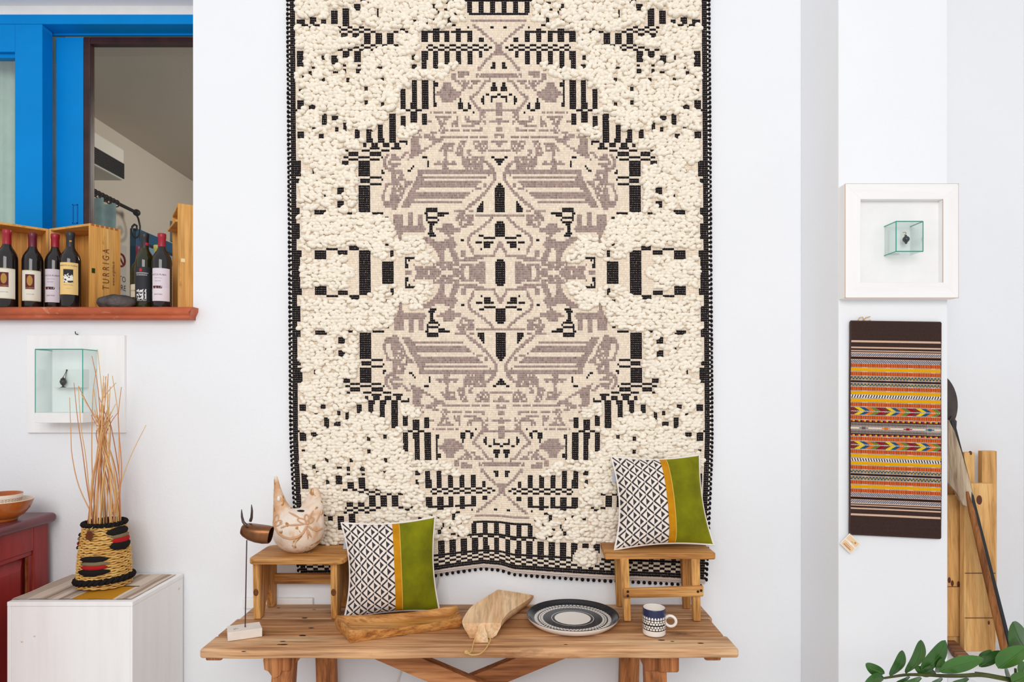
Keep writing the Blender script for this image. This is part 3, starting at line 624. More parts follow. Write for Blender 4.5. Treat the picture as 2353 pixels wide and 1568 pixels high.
for sx in (-1, 1):
    for sy in (1, -1):
        u = sx*(AX(tl[:, 1])-tl[:, 0])+rs.normal(0, 1.2, len(tl)); v = sy*(627-tl[:, 1])+rs.normal(0, 1.0, len(tl))
        keep = (v < NRT*PYS-4) & (rs.rand(len(tl)) > .03); TC.append(np.stack([u[keep], v[keep]], -1))
TC = np.concatenate(TC); nt_ = len(TC); xw, yw = warp(TC[:, 0], TC[:, 1])
big = rs.rand(nt_); hz = rs.uniform(.003, .009, nt_)+(big > .93)*.005
cen = towall(xw, yw, hz)
rad = np.stack([rs.uniform(6.4, 9.2, nt_), rs.uniform(5.4, 7.6, nt_), rs.uniform(4.2, 5.8, nt_)], -1)*px; rad *= (1+(big > .93)*.15)[:, None]
rot = rs.normal(0, .38, nt_)
M['tuft'] = plain('cream_wool_roving', (253, 243, 227), .95, .05, var=.08, vscale=90, bmp=.5, bscale=120)
order = np.argsort(-(rad[:, 0]*rad[:, 2])); sel = order[:300]; rest = order[300:]
vv_, ll = blobs(cen[rest], rad[rest], rot[rest]); np_mesh('wool_tufts', vv_, ll, 3, M['tuft'], kind='stuff')
me = bpy.data.meshes.new('wool_tuft'); me.from_pydata([tuple(v*.0125) for v in iv], [], [tuple(t) for t in it]); me.polygons.foreach_set('use_smooth', np.ones(len(it), bool)); me.materials.append(M['tuft'])
for i in sel:
    o = bpy.data.objects.new('wool_tuft', me); C.objects.link(o); o.parent = tap; o.location = Vector(cen[i]-torg); o.scale = rad[i]/.0125; o.rotation_euler = (0, -rot[i], 0)
# ------------------------------------------------------------------ rustic table
TZ = .723
tabw = [wood('table_front_plank', [(170, 118, 76), (216, 168, 124), (238, 204, 164)], 'X', 10, 7, .6, .7, (104, 66, 42), .4, 1), wood('table_middle_plank', [(122, 80, 48), (182, 130, 86), (212, 166, 122)], 'X', 10, 7, .6, .9, (78, 48, 30), .4, 4), wood('table_back_plank', [(140, 98, 66), (196, 150, 110), (220, 184, 148)], 'X', 10, 7, .6, .7, (92, 60, 42), .4, 7)]
legw = wood('table_leg_wood', [(140, 82, 44), (182, 116, 68), (204, 144, 92)], 'Z', 12, 8, .6, .3, bmp=.3)
brw = wood('table_brace_wood', [(140, 84, 48), (178, 116, 72), (204, 146, 98)], 'X', 12, 7, .6, .3, bmp=.3)
tab = thing('trestle_table', 'long rustic plank table with trestle legs under the tapestry', 'table', (-.14, 2.35, 0))
xl, xr2 = -1.056, .768
for k, (ya, yb) in enumerate(((2.130, 2.2505), (2.2545, 2.4145), (2.4185, 2.578))):
    b_ = MB().box((xl+(.0, .004, .012)[k], ya, TZ-.034), (xr2-(0, .012, .0)[k], yb, TZ), .005 if k else .009, 3)
    b2 = bmesh.new()
    vsn = [b2.verts.new(v) for v in b_.v]; [b2.faces.new([vsn[i] for i in f]) for f in b_.f]
    for x in np.linspace(xl+.03, xr2-.03, 36): bmesh.ops.bisect_plane(b2, geom=b2.verts[:]+b2.edges[:]+b2.faces[:], plane_co=(x, 0, 0), plane_no=(1, 0, 0))
    for v in b2.verts:
        nz = noise.noise(Vector((v.co.x*5+k*7, v.co.y*9, v.co.z*12)))
        if v.co.z > TZ-.012: v.co.z += .0010*nz-.0012
        if v.co.y < ya+.012: v.co.y += .004*nz
        if v.co.z < TZ-.02: v.co.z += .003*nz
    pl = MB().bm(b2); pl.build('plank', tabw[k], tab, smooth=True, angle=50)
hole = plain('nail_hole', (40, 28, 22), .8)
for hx, hy in ((650, 1474), (642, 1481), (652, 1481), (560, 1497), (695, 1460), (715, 1443), (1300, 1481), (1520, 1471), (1545, 1474), (700, 1420), (722, 1401), (640, 1397), (1610, 1478)):
    p = onz(hx, hy, TZ); rr2 = random.uniform(.004, .010); MB().ball((p.x, p.y, TZ-.0012), (rr2*1.8, rr2*.7, .0009), 10, 6).build('stain', hole, tab, smooth=True)
for x0_, nm in ((-1.048, 0), (.66, 1)):
    MB().box((x0_, 2.155, TZ-.052), (x0_+.055, 2.56, TZ-.030), .006).build('batten', legw, tab)
for xc, sgn in ((-.80, -1), (.49, 1)):
    MB().box((xc-.032, 2.17, TZ-.095), (xc+.038, 2.54, TZ-.034), .006).build('cross_beam', legw, tab)
    if sgn < 0:
        MB().prism([(0, 0), (.062, 0), (.062, -.05), (.052, -.075), (.03, -.085), (.012, -.06), (-.002, -.055), (-.006, -.02)], (xc-.05, 2.168, TZ-.034), (1, 0, 0), (0, 0, 1), (0, 1, 0), .06, .003).build('corbel', legw, tab)
        MB().prism([(0, 0), (.10, 0), (.02, -.105), (0, -.09)], (xc-.02, 2.20, TZ-.034), (1, 0, 0), (0, 0, 1), (0, 1, 0), .05, .003).build('bracket', legw, tab)
    else:
        MB().box((xc+.01, 2.165, TZ-.098), (xc+.085, 2.215, TZ-.034), .009, 3).build('corbel', legw, tab)
    for yt, yb in ((2.215, 2.10), (2.50, 2.575)):
        dx = .015 if yt < 2.3 else -.045*sgn+.0
        dx = 0 if yt < 2.3 else (.055 if sgn < 0 else -.03)
        a = [(xc-.03+dx, yt-.03, TZ-.05), (xc+.045+dx, yt-.03, TZ-.05), (xc+.045+dx, yt+.02, TZ-.05), (xc-.03+dx, yt+.02, TZ-.05)]
        bq = [(p[0]-.005, p[1]+yb-yt, 0) for p in a]
        MB().hexa(bq+a, .006).build('leg', legw, tab)
def brace(p, q, wd, th, y):           # diagonal board cut level under the top
    d = Vector((q[0]-p[0], 0, q[1]-p[1])).normalized(); nrm = Vector((-d.z, 0, d.x)); nrm = nrm if nrm.z > 0 else -nrm; zc_ = TZ-.0345; pts = []
    for s_ in (1, -1):
        e0 = Vector((p[0], 0, p[1]))+nrm*wd/2*s_; e1_ = Vector((q[0], 0, q[1]))+nrm*wd/2*s_; t = (zc_-e0.z)/(e1_.z-e0.z); pts.append((e0.lerp(e1_, t), e1_))
    poly2 = [pts[0][0], pts[0][1], pts[1][1], pts[1][0]]
    MB().prism([(v.x, v.z) for v in poly2], (0, y, 0), (1, 0, 0), (0, 0, 1), (0, 1, 0), th, .003).build('brace', brw, tab)
brace((-.64, TZ-.01), (.42, .26), .072, .04, 2.30); brace((.36, TZ-.02), (-.72, .26), .072, .04, 2.345)
MB().box((-.78, 2.31, .22), (.5, 2.37, .28), .006).build('stretcher', brw, tab)

# ------------------------------------------------------------------ stools
stw = wood('stool_wood', [(146, 92, 44), (196, 138, 76), (224, 172, 106)], 'X', 16, 7, .55, .25, (60, 34, 16), .35, 3)
stl = wood('stool_leg_wood', [(150, 96, 46), (204, 144, 78), (230, 178, 108)], 'Z', 16, 7, .55, .3, (60, 34, 16), .35, 4)
S1 = TZ+.24
sa = thing('low_stool', 'small wooden stool with solid board legs carrying the clay hen', 'stool', (-.81, 2.48, TZ))
poly_ = []
x0_, x1_, y0_, y1_, r_ = -.994, -.630, 2.366, 2.586, .03
for cx_, cy_, a0 in ((x1_-r_, y0_+r_, -PI/2), (x1_-r_, y1_-r_, 0), (x0_+r_, y1_-r_, PI/2), (x0_+r_, y0_+r_, PI)):
    for k in range(5): poly_.append((cx_+r_*math.cos(a0+k*PI/8), cy_+r_*math.sin(a0+k*PI/8)))
MB().prism(poly_, (0, 0, S1-.022), (1, 0, 0), (0, 1, 0), (0, 0, 1), .022, .005, 3).build('seat', stw, sa, smooth=True, angle=50)
for x0_ in (-.985, -.690):
    prof = [(2.405, TZ), (2.445, TZ), (2.470, TZ+.06), (2.495, TZ+.105), (2.520, TZ+.06), (2.538, TZ), (2.575, TZ), (2.578, S1-.02), (2.395, S1-.02), (2.398, TZ+.10)]
    MB().prism([(p[0], p[1]) for p in prof], (x0_, 0, 0), (0, 1, 0), (0, 0, 1), (1, 0, 0), .026, .003).build('board_leg', stl, sa)
    MB().ball((x0_+.012, 2.398, TZ+.105), (.010, .0028, .014)).build('knot', plain('wood_knot', (122, 70, 30), .7, c2=(80, 44, 20), vscale=60) if x0_ < -.9 else bpy.data.materials['wood_knot'], sa, smooth=True)
MB().box((-.965, 2.548, .813), (-.685, 2.572, .852), .003).build('stretcher', stw, sa)

S2 = 1.6-.622
sb = thing('low_stool', 'small wooden stool with four splayed legs carrying a cushion', 'stool', (.565, 2.48, TZ))
MB().prism([(.354, 2.397), (.56, 2.402), (.768, 2.394), (.775, 2.402), (.775, 2.57), (.362, 2.578), (.356, 2.49)], (0, 0, S2-.026), (1, 0, 0), (0, 1, 0), (0, 0, 1), .026, .006, 3).jitter(.002, 9).build('seat', stw, sb, smooth=True, angle=50)
for (xt, xb, yt, yb, wd) in ((.427, .437, 2.415, 2.395, .034), (.698, .700, 2.415, 2.395, .034), (.430, .436, 2.55, 2.555, .034), (.694, .700, 2.535, 2.53, .036)):
    h = wd/2; dp = .017
    lo = [(xb-h*.8, yb-dp*.8, TZ), (xb+h*.8, yb-dp*.8, TZ), (xb+h*.8, yb+dp*.8, TZ), (xb-h*.8, yb+dp*.8, TZ)]; hi = [(xt-h, yt-dp, S2-.02), (xt+h, yt-dp, S2-.02), (xt+h, yt+dp, S2-.02), (xt-h, yt+dp, S2-.02)]
    MB().hexa(lo+hi, .004).build('leg', stl, sb)
rail = MB().hexa([(.420, 2.376, .812), (.722, 2.376, .818), (.722, 2.394, .818), (.420, 2.394, .812), (.420, 2.376, .847), (.722, 2.376, .858), (.722, 2.394, .858), (.420, 2.394, .847)], .004).build('stretcher', stw, sb)
nl = plain('old_nail', (50, 34, 24), .5, .4, .5)
for x_, z_ in ((.436, .822), (.436, .838), (.700, .838), (.712, .842)): MB().ball((x_, 2.375, z_), (.005, .003, .005), 8, 6).build('nail', nl, rail, smooth=True)

# ------------------------------------------------------------------ clay hen
m, nt, b = new_mat('hen_clay', .55, .3); v = coords(nt)
c1 = ramp(nt, noise_n(nt, v, 9, 5, .6, .5), [(.36, (236, 222, 208)), (.5, (228, 206, 186)), (.6, (212, 168, 130)), (.72, (190, 132, 88))])
sp_ = ramp(nt, noise_n(nt, v, 16, 3, .5, 1.5), [(.60, (0, 0, 0, 1)), (.645, (1, 1, 1, 1))])
nt.links.new(mixc(nt, sp_, c1, rgb((176, 122, 62))), b.inputs['Base Color']); bump(nt, b, noise_n(nt, v, 45, 4), .15)
M['clay'] = m
hen = thing('clay_hen', 'beige clay hen vase with looped ribbon relief on the stool', 'figurine', (-.834, 2.47, S1))
hd = 2.475
def hp(px_, py_, dd=0): return W(px_, py_, hd+dd)
bmh = MB()
cb_ = hp(686, 1220); bmh.ball((cb_.x, hd, S1+.083), (.099, .088, .087), 32, 20)
def limb(pts, rx, flat=1.0):
    pts = [Vector(p) for p in pts]
    for i in range(len(pts)-1):
        for t in np.linspace(0, 1, 7):
            c = pts[i].lerp(pts[i+1], t); r = rx[i]*(1-t)+rx[i+1]*t; bmh.ball(c, (r, r*flat, r), 16, 10)
limb([hp(668, 1215), hp(658, 1196), hp(648, 1174), hp(643, 1156), hp(640, 1140), hp(637, 1122), hp(634, 1098)], [.070, .051, .034, .0245, .020, .0135, .0085], .9)
limb([hp(702, 1215), hp(713, 1192), hp(720, 1166), hp(722, 1146), hp(723, 1132)], [.074, .054, .040, .030, .021], .6)
limb([hp(720, 1140), hp(708, 1156), hp(694, 1174)], [.020, .018, .012], .9)
me = bpy.data.meshes.new('hen'); me.from_pydata([tuple(v) for v in bmh.v], [], bmh.f); ho = bpy.data.objects.new('hen', me); C.objects.link(ho)
md = ho.modifiers.new('r', 'REMESH'); md.mode = 'VOXEL'; md.voxel_size = .004; m2 = ho.modifiers.new('s', 'SMOOTH'); m2.iterations = 6; m2.factor = .6
bpy.context.view_layer.update(); em = bpy.data.meshes.new_from_object(ho.evaluated_get(bpy.context.evaluated_depsgraph_get()))
hv = [v.co.copy() for v in em.vertices]; hf = [tuple(p.vertices) for p in em.polygons]; bpy.data.objects.remove(ho); bpy.data.meshes.remove(me); bpy.data.meshes.remove(em)
for v in hv:
    if v.z < S1: v.z = S1
hb_ = MB().add(hv, hf); hb_.build('body', M['clay'], hen, smooth=True, angle=180)
from mathutils.bvhtree import BVHTree
bvh = BVHTree.FromPolygons(hv, hf)
def onhen(px_, py_, lift=.001):
    o = Vector((0, 0, EYE)); d_ = (W(px_, py_, hd)-o).normalized(); h_ = bvh.ray_cast(o, d_)
    return (h_[0]-d_*lift) if h_[0] is not None else W(px_, py_, hd-.06)
def relief(pts, r, name='relief'):
    P_ = []
    for (x0, y0), (x1, y1) in zip(pts[:-1], pts[1:]):
        k = max(2, int(math.hypot(x1-x0, y1-y0)/4))
        for t in np.linspace(0, 1, k, endpoint=False): P_.append(onhen(x0+(x1-x0)*t, y0+(y1-y0)*t))
    P_.append(onhen(*pts[-1])); return P_
m, nt, b = new_mat('hen_relief', .55, .3); b.inputs['Base Color'].default_value = rgb((206, 160, 122)); M['clay2'] = m
sw = MB()
sw.tube(relief([(632, 1212), (640, 1226), (652, 1235), (668, 1239), (684, 1235), (696, 1226), (704, 1211)], 0), .0045, 8)
sw.tube(relief([(706, 1208), (716, 1216), (728, 1220), (740, 1215)], 0), .004, 8)
sw.build('ribbon', M['clay2'], hen, smooth=True)
def loop(c, a, L, wd):
    pts = []
    for t in np.linspace(0, 2*PI, 14):
        r = .5-.5*math.cos(t); x = L*r; y = wd*math.sin(t); pts.append((c[0]+x*math.cos(a)-y*math.sin(a), c[1]-x*math.sin(a)-y*math.cos(a)))
    return pts
for c, L_ in (((707, 1203), ((2.75, 25, 5), (1.75, 20, 5), (.75, 18, 5))), ((630, 1208), ((1.25, 26, 5), (.5, 20, 5)))):
    fl = MB()
    for a, l_, w_ in L_: fl.tube(relief(loop(c, a, l_, w_), 0), .0028, 6)
    fl.ball(onhen(*c), (.006, .004, .006)); fl.build('bow', M['clay2'], hen, smooth=True)
lf = MB()
for a, b2_ in (((664, 1178), (690, 1192)), ((708, 1196), (720, 1174)), ((727, 1200), (737, 1176)), ((658, 1208), (700, 1206)), ((704, 1214), (716, 1236)), ((706, 1214), (708, 1240)), ((645, 1214), (660, 1208))):
    p = relief([a, b2_], 0); n_ = len(p); lf.tube(p, [.0035*math.sin(PI*(i+.6)/(n_+.2))+.0006 for i in range(n_)], 6)
lf.build('leaf_relief', M['clay2'], hen, smooth=True)
MB().ball(onhen(691, 1175, -.002), (.016, .009, .005), 12, 8).build('slot', plain('hen_slot', (30, 24, 20), .9), hen, smooth=True)
MB().ball(onhen(640, 1146, 0), (.006, .004, .010)).build('eye_mark', plain('hen_eye', (240, 232, 222), .5), hen, smooth=True)
sgm = MB(); sgm.tube(relief([(697, 1272), (702, 1268), (705, 1272), (711, 1266), (713, 1271), (718, 1268)], 0), .001, 5).build('signature', plain('hen_ink', (60, 52, 46), .7), hen, smooth=True)

# ------------------------------------------------------------------ bell bull on a rod
bull = thing('bell_sculpture', 'copper bell animal with horns on a thin rod and white block', 'sculpture', (-.95, 2.225, TZ))
cor = [onz(523, 1475, TZ), onz(594, 1465, TZ)]; e1 = (cor[1]-cor[0]); e1.z = 0; L1 = e1.length; e1.normalize(); e2 = Vector((-e1.y, e1.x, 0))
o_ = Vector((cor[0].x, cor[0].y, TZ)); blkz = .030
MB().hexa([o_, o_+e1*.112, o_+e1*.104+e2*.072, o_-e1*.004+e2*.072]+[p+Vector((0, 0, blkz)) for p in (o_, o_+e1*.112, o_+e1*.104+e2*.072, o_-e1*.004+e2*.072)], .0015).build('base_block', plain('limestone_block', (236, 225, 215), .8, var=.06, vscale=25), bull)
stp = MB()
for i, (u_, v_, w2, h2) in enumerate(((.018, .022, .007, .002), (.018, .028, .004, .002), (.024, .028, .005, .002), (.020, .034, .008, .0015), (.031, .027, .003, .003))):
    c = o_+e1*u_+e2*v_+Vector((0, 0, blkz+.0002)); stp.add([c, c+e1*w2, c+e1*w2+e2*h2, c+e2*h2], [(0, 1, 2, 3)])
stp.build('stamp', plain('stamp_ink', (50, 44, 44), .7), bull)
rb = o_+e1*.056+e2*.035+Vector((0, 0, blkz-.004)); dr = rb.y; rt = W(567, 1242, dr)
MB().tube([rb, rb.lerp(rt, .5), rt], .0022, 8).build('rod', plain('rod_steel', (92, 74, 72), .4, .5, .8), bull, smooth=True)
cop = plain('aged_copper', (142, 94, 60), .36, .5, .9, c2=(96, 62, 44), vscale=14)
bc0 = W(556, 1217, dr); bc1 = W(622, 1230, dr); ax = (bc1-bc0).normalized(); up = Vector((0, 1, 0)).cross(ax); up = -up if up.z < 0 else up; sd = Vector((0, 1, 0)); Lb = (bc1-bc0).length
prf = [(0, .010, .008, .004), (.004, .024, .018, .002), (.014, .031, .023, .001), (.035, .036, .028, -.002), (.06, .036, .031, -.003), (.085, .032, .032, -.002), (Lb, .026, .030, 0), (Lb, .0235, .0275, 0), (.085, .029, .029, -.002), (.05, .033, .028, -.003), (.03, .03, .024, -.002)]
n_ = 28; vs2 = []
for (t, ry, rz, oz) in prf:
    for k in range(n_):
        a = 2*PI*k/n_; ca, sa_ = math.cos(a), math.sin(a); e = .75
        vs2.append(bc0+ax*t+up*(oz+rz*1.0*math.copysign(abs(sa_)**e, sa_))+sd*ry*math.copysign(abs(ca)**e, ca))
fs2 = [(i*n_+k, i*n_+(k+1) % n_, (i+1)*n_+(k+1) % n_, (i+1)*n_+k) for i in range(len(prf)-1) for k in range(n_)]+[tuple(range(n_))]
MB().add(vs2, fs2).build('bell_body', cop, bull, smooth=True, angle=60)
hrn = plain('dark_horn', (74, 60, 56), .4, .5, .5)
for pts, oy in (([(566, 1208), (559, 1200), (556, 1188), (555, 1171)], -.028), ([(575, 1199), (578, 1190), (579, 1175), (578, 1160)], .026)):
    P_ = [W(x, y, dr+oy) for x, y in pts]; MB().tube([P_[0], P_[0].lerp(P_[1], .5), P_[1], P_[1].lerp(P_[2], .5), P_[2], P_[2].lerp(P_[3], .5), P_[3]], [.005, .0055, .005, .0045, .004, .003, .0012], 8).build('horn', hrn, bull, smooth=True)
MB().ball(W(565, 1206, dr-.028), (.006, .004, .005)).build('rivet', hrn, bull, smooth=True)

# ------------------------------------------------------------------ cushions
def print_mat(uc, vc):
    m, nt, b = new_mat('cushion_print', .9, .1); uv = node(nt, 'ShaderNodeUVMap', uv_map='UVMap'); sp = node(nt, 'ShaderNodeSeparateXYZ'); nt.links.new(uv.outputs[0], sp.inputs[0])
    def mth(op, *a):
        n = node(nt, 'ShaderNodeMath', operation=op)
        for i, x in enumerate(a):
            if isinstance(x, (int, float)): n.inputs[i].default_value = x
            else: nt.links.new(x, n.inputs[i])
        return n.outputs[0]
    p, q = mth('DIVIDE', sp.outputs[0], uc), mth('DIVIDE', sp.outputs[1], vc)
    fa = mth('SUBTRACT', mth('FRACT', mth('ADD', p, q)), .5); fb = mth('SUBTRACT', mth('FRACT', mth('ADD', mth('SUBTRACT', p, q), 50.0)), .5)
    mm_ = mth('MULTIPLY', mth('MAXIMUM', mth('ABSOLUTE', fa), mth('ABSOLUTE', fb)), 2.0); right = mth('GREATER_THAN', mth('ADD', fa, fb), 0.0)
    d1 = mth('MULTIPLY', mth('LESS_THAN', mm_, .54), right); d2 = mth('MULTIPLY', mth('GREATER_THAN', mm_, .66), mth('SUBTRACT', 1.0, right)); dk = mth('MAXIMUM', d1, d2)
    v = coords(nt); fib = noise_n(nt, v, 500, 2)
    dark = ramp(nt, fib, [(.3, (48, 46, 50)), (.7, (74, 72, 76))]); light = ramp(nt, fib, [(.3, (228, 214, 202)), (.7, (242, 230, 220))])
    nt.links.new(mixc(nt, dk, light, dark), b.inputs['Base Color']); bump(nt, b, fib, .1, .001); return m
M['print'] = print_mat(.152, .141); M['velvet'] = plain('olive_velvet', (132, 132, 14), .85, .15, var=.35, vscale=7); M['velvet'].node_tree.nodes['Principled BSDF'].inputs['Sheen Weight'].default_value = .45
M['velvet'].node_tree.nodes['Principled BSDF'].inputs['Sheen Tint'].default_value = rgb((214, 206, 70))
M['mustard'] = plain('mustard_velvet', (206, 140, 16), .8, .15, var=.15, vscale=20); M['piping'] = plain('white_piping', (236, 228, 222), .7); M['linen'] = plain('back_linen', (214, 204, 194), .9)
def cushion(label, TL, TR, BR, BL, thick, grp, sag):
    root = thing('cushion', label, 'cushion', tuple(Vector(((BL.x+BR.x)/2, (BL.y+BR.y)/2, min(BL.z, BR.z)))), grp)
    nrm = (BR-BL).cross(TL-BL).normalized(); nrm = -nrm if nrm.y > 0 else nrm
    def edge(s, t):               # pinched outline
        px_ = (.075 if s < .5 else .05)*(1-(2*t-1)**2)*(1 if s < .5 else -1)*abs(2*s-1)**2; pt = -.045*(1-(2*s-1)**2)*(1 if t > .5 else -1)*abs(2*t-1)**2
        return s+px_, t+pt
    def surf(s, t, side=1):
        s2, t2 = edge(s, t); p = (BL*(1-s2)+BR*s2)*(1-t2)+(TL*(1-s2)+TR*s2)*t2
        h = (max(0, 1-(2*s-1)**2)**.55)*(max(0, 1-(2*t-1)**2)**.55)
        wr = .004*noise.noise(Vector((s*4+sag, t*4, side*3)))
        return p+nrm*side*(thick*h+wr*h)+Vector((0, 0, -.008*h*(1-t)))
    s1_ = .53; nu_, nv_ = 44, 80
    pp_ = MB().grid(lambda u, v_: surf(u*s1_, v_), nu_, nv_).build('printed_panel', M['print'], root, smooth=True, angle=180, fix=False)
    uvl = pp_.data.uv_layers.new(name='UVMap'); li = np.empty(len(pp_.data.loops), dtype=np.int32); pp_.data.loops.foreach_get('vertex_index', li)
    uvl.data.foreach_set('uv', np.stack([(li % (nu_+1))/nu_*s1_, (li//(nu_+1))/nv_], -1).astype(np.float32).ravel())
    MB().grid(lambda u, v_: surf(s1_+u*.075, v_)+nrm*.0008, 10, 60).build('mustard_band', M['mustard'], root, smooth=True, angle=180, fix=False)
    MB().grid(lambda u, v_: surf(s1_+.075+u*(1-s1_-.075), v_), 40, 60).build('velvet_panel', M['velvet'], root, smooth=True, angle=180, fix=False)
    MB().grid(lambda u, v_: surf(1-u, v_, -1), 40, 40).build('back_panel', M['linen'], root, smooth=True, angle=180, fix=False)
    seam = MB().tube([surf(s1_+.075, t)+nrm*.001 for t in np.linspace(0, 1, 60)], .0012, 6); seam.build('seam', plain('seam_thread', (226, 190, 90), .8) if 'seam_thread' not in bpy.data.materials else bpy.data.materials['seam_thread'], root, smooth=True)
    K = 34; pts = [surf(0, t) for t in np.linspace(0, 1, K)]+[surf(s, 1) for s in np.linspace(0, 1, K)[1:]]+[surf(1, t) for t in np.linspace(1, 0, K)[1:]]+[surf(s, 0) for s in np.linspace(1, 0, K)[1:-1]]
    MB().tube(pts, .0042, 8, True).build('piping', M['piping'], root, smooth=True)
    lb = surf(0, .80, -1); MB().hexa([lb+Vector((-.014, .006, -.03)), lb+Vector((.004, .006, -.03)), lb+Vector((.004, .008, -.03)), lb+Vector((-.014, .008, -.03)), lb+Vector((-.010, .006, .018)), lb+Vector((.004, .006, .018)), lb+Vector((.004, .008, .018)), lb+Vector((-.010, .008, .018))]).build('care_tag', plain('care_label', (170, 176, 190), .7) if 'care_label' not in bpy.data.materials else bpy.data.materials['care_label'], root)
    return root
cushion('olive and geometric print cushion propped on the four legged stool', W(1404, 1050, 2.53), W(1607, 1046, 2.53), W(1640, 1253, 2.455), W(1412, 1264, 2.435), .070, 'matching print cushions', 0)
cushion('olive and geometric print cushion standing on the table behind the tray', W(784, 1202, 2.43), W(1000, 1188, 2.50), W(1010, 1405, 2.475), W(791, 1424, 2.39), .066, 'matching print cushions', 5)

# ------------------------------------------------------------------ carved tray
trw = wood('tray_wood', [(136, 80, 32), (188, 122, 60), (216, 156, 88), (230, 178, 112)], 'X', 16, 6, .42, .1, (80, 44, 18), .2, 6, .4)
A, B_, C_, D_ = onz(802, 1480, TZ), onz(1060, 1443, TZ), Vector((-.214, 2.445, TZ)), Vector((-.650, 2.318, TZ))
def trayp(s, t, h):
    bow = Vector((.012, .012, 0))*math.sin(PI*s)*.6
    p = (A*(1-s)+B_*s)*(1-t)+(D_*(1-s)+C_*s)*t+bow; return Vector((p.x, p.y, TZ+h))
def rim(s): return .046-.014*math.sin(PI*s)-.006*s
def top(s, t):
    e = min(t, 1-t)/.5; es = min(s, 1-s)/.5; k = min(1, e*2.6)*min(1, es*5.5); k = k*k*(3-2*k)
    return rim(s)*(1-.62*max(0, k))
tr = MB(); nu_, nv_ = 44, 22
tr.grid(lambda s, t: trayp(s, t, top(s, t)), nu_, nv_)
ring = [(i/nu_, 0) for i in range(nu_)]+[(1, j/nv_) for j in range(nv_)]+[(1-i/nu_, 1) for i in range(nu_)]+[(0, 1-j/nv_) for j in range(nv_)]
lows = []
vs2 = []
for (s, t) in ring: vs2 += [trayp(s, t, rim(s)), trayp(s, t, rim(s)*.45)+(trayp(s, t, 0)-trayp(.5, .5, 0))*.006, trayp(.5+(s-.5)*.975, .5+(t-.5)*.94, 0)]
k_ = len(ring); fs2 = []
for i in range(k_):
    j = (i+1) % k_; fs2 += [(3*i, 3*i+1, 3*j+1, 3*j), (3*i+1, 3*i+2, 3*j+2, 3*j+1)]
fs2.append(tuple(3*i+2 for i in range(k_))); tr.add(vs2, fs2)
bq = bmesh.new(); vq = [bq.verts.new(v) for v in tr.v]; [bq.faces.new([vq[i] for i in f]) for f in tr.f]; bmesh.ops.remove_doubles(bq, verts=bq.verts, dist=.0004)
props(MB().bm(bq).build('wooden_tray', trw, smooth=True, angle=48), 'long hollowed olive wood tray lying before the cushion', 'tray')

# ------------------------------------------------------------------ chopping board with handle
cbw = wood('board_wood', [(212, 158, 108), (232, 188, 142), (242, 208, 166), (246, 218, 182)], 'Y', 12, 6, .55, .1, (170, 110, 66), .2, 8, grain=.45)
cb = thing('chopping_board', 'pale curved thick wooden chopping board with short handle and string', 'chopping board', (-.03, 2.36, TZ))
st_l = [(105, 440, .053), (112, 390, .055), (200, 260, .062), (330, 172, .066), (490, 72, .068)]; st_r = [(525, 435, .053), (560, 375, .052), (620, 310, .048), (740, 235, .042), (880, 135, .040)]
def cbp(p): return onz(1040+p[0]/4.714, 1340+p[1]/4.714, TZ+p[2])
def smooth_line(P, k=5):
    o2 = []
    for i in range(len(P)-1):
        p0_, p1_, p2_, p3_ = P[max(i-1, 0)], P[i], P[i+1], P[min(i+2, len(P)-1)]
        for t in [q/k for q in range(k)]: o2.append(.5*((2*p1_)+(p2_-p0_)*t+(2*p0_-5*p1_+4*p2_-p3_)*t*t+(3*p1_-p0_-3*p2_+p3_)*t**3))
    return o2+[P[-1]]
LL, RRr = smooth_line([cbp(p) for p in st_l]), smooth_line([cbp(p) for p in st_r])
vs2 = []; nS = 9; fine = [l.lerp(r, .5) for l, r in zip(LL, RRr)]
for i, (l, r) in enumerate(zip(LL, RRr)):
    q = i/(len(LL)-1); mid = l.lerp(r, .5)
    def at_(f, z): p = l.lerp(r, f); return Vector((p.x, p.y, z))
    hl, hr = l.z-TZ, r.z-TZ
    vs2 += [l, l.lerp(r, .33)+Vector((0, 0, .001)), l.lerp(r, .67)+Vector((0, 0, .001)), r, at_(.985, TZ+hr*.70), at_(.88, TZ+hr*.18), at_(.78, TZ), at_(.2, TZ), at_(.04, TZ+hl*.72)]
fs2 = [(i*nS+k, i*nS+(k+1) % nS, (i+1)*nS+(k+1) % nS, (i+1)*nS+k) for i in range(len(LL)-1) for k in range(nS)]+[tuple(range(nS))[::-1], tuple((len(LL)-1)*nS+k for k in range(nS))]
MB().add(vs2, fs2).build('slab', cbw, cb, smooth=True, angle=38)
h0 = fine[0]; dv = Vector((.02, -1, 0)).normalized()
hs = []
for (k, w2, zt_, zb_) in ((-.006, .018, -.001, -.040), (.012, .0145, -.010, -.044), (.028, .019, -.018, -.048), (.040, .0245, -.022, -.0525)):
    c = h0+dv*k; sx_ = Vector((-dv.y, dv.x, 0)); hs += [c+sx_*w2+Vector((0, 0, zb_)), c-sx_*w2+Vector((0, 0, zb_)), c-sx_*w2*.8+Vector((0, 0, zt_)), c+sx_*w2*.8+Vector((0, 0, zt_))]
MB().add(hs, [(i*4+k, i*4+(k+1) % 4, (i+1)*4+(k+1) % 4, (i+1)*4+k) for i in range(3) for k in range(4)]+[(0, 1, 2, 3), (12, 13, 14, 15)]).build('handle', cbw, cb, smooth=True, angle=40)
strm = plain('raffia_string', (206, 170, 104), .9)
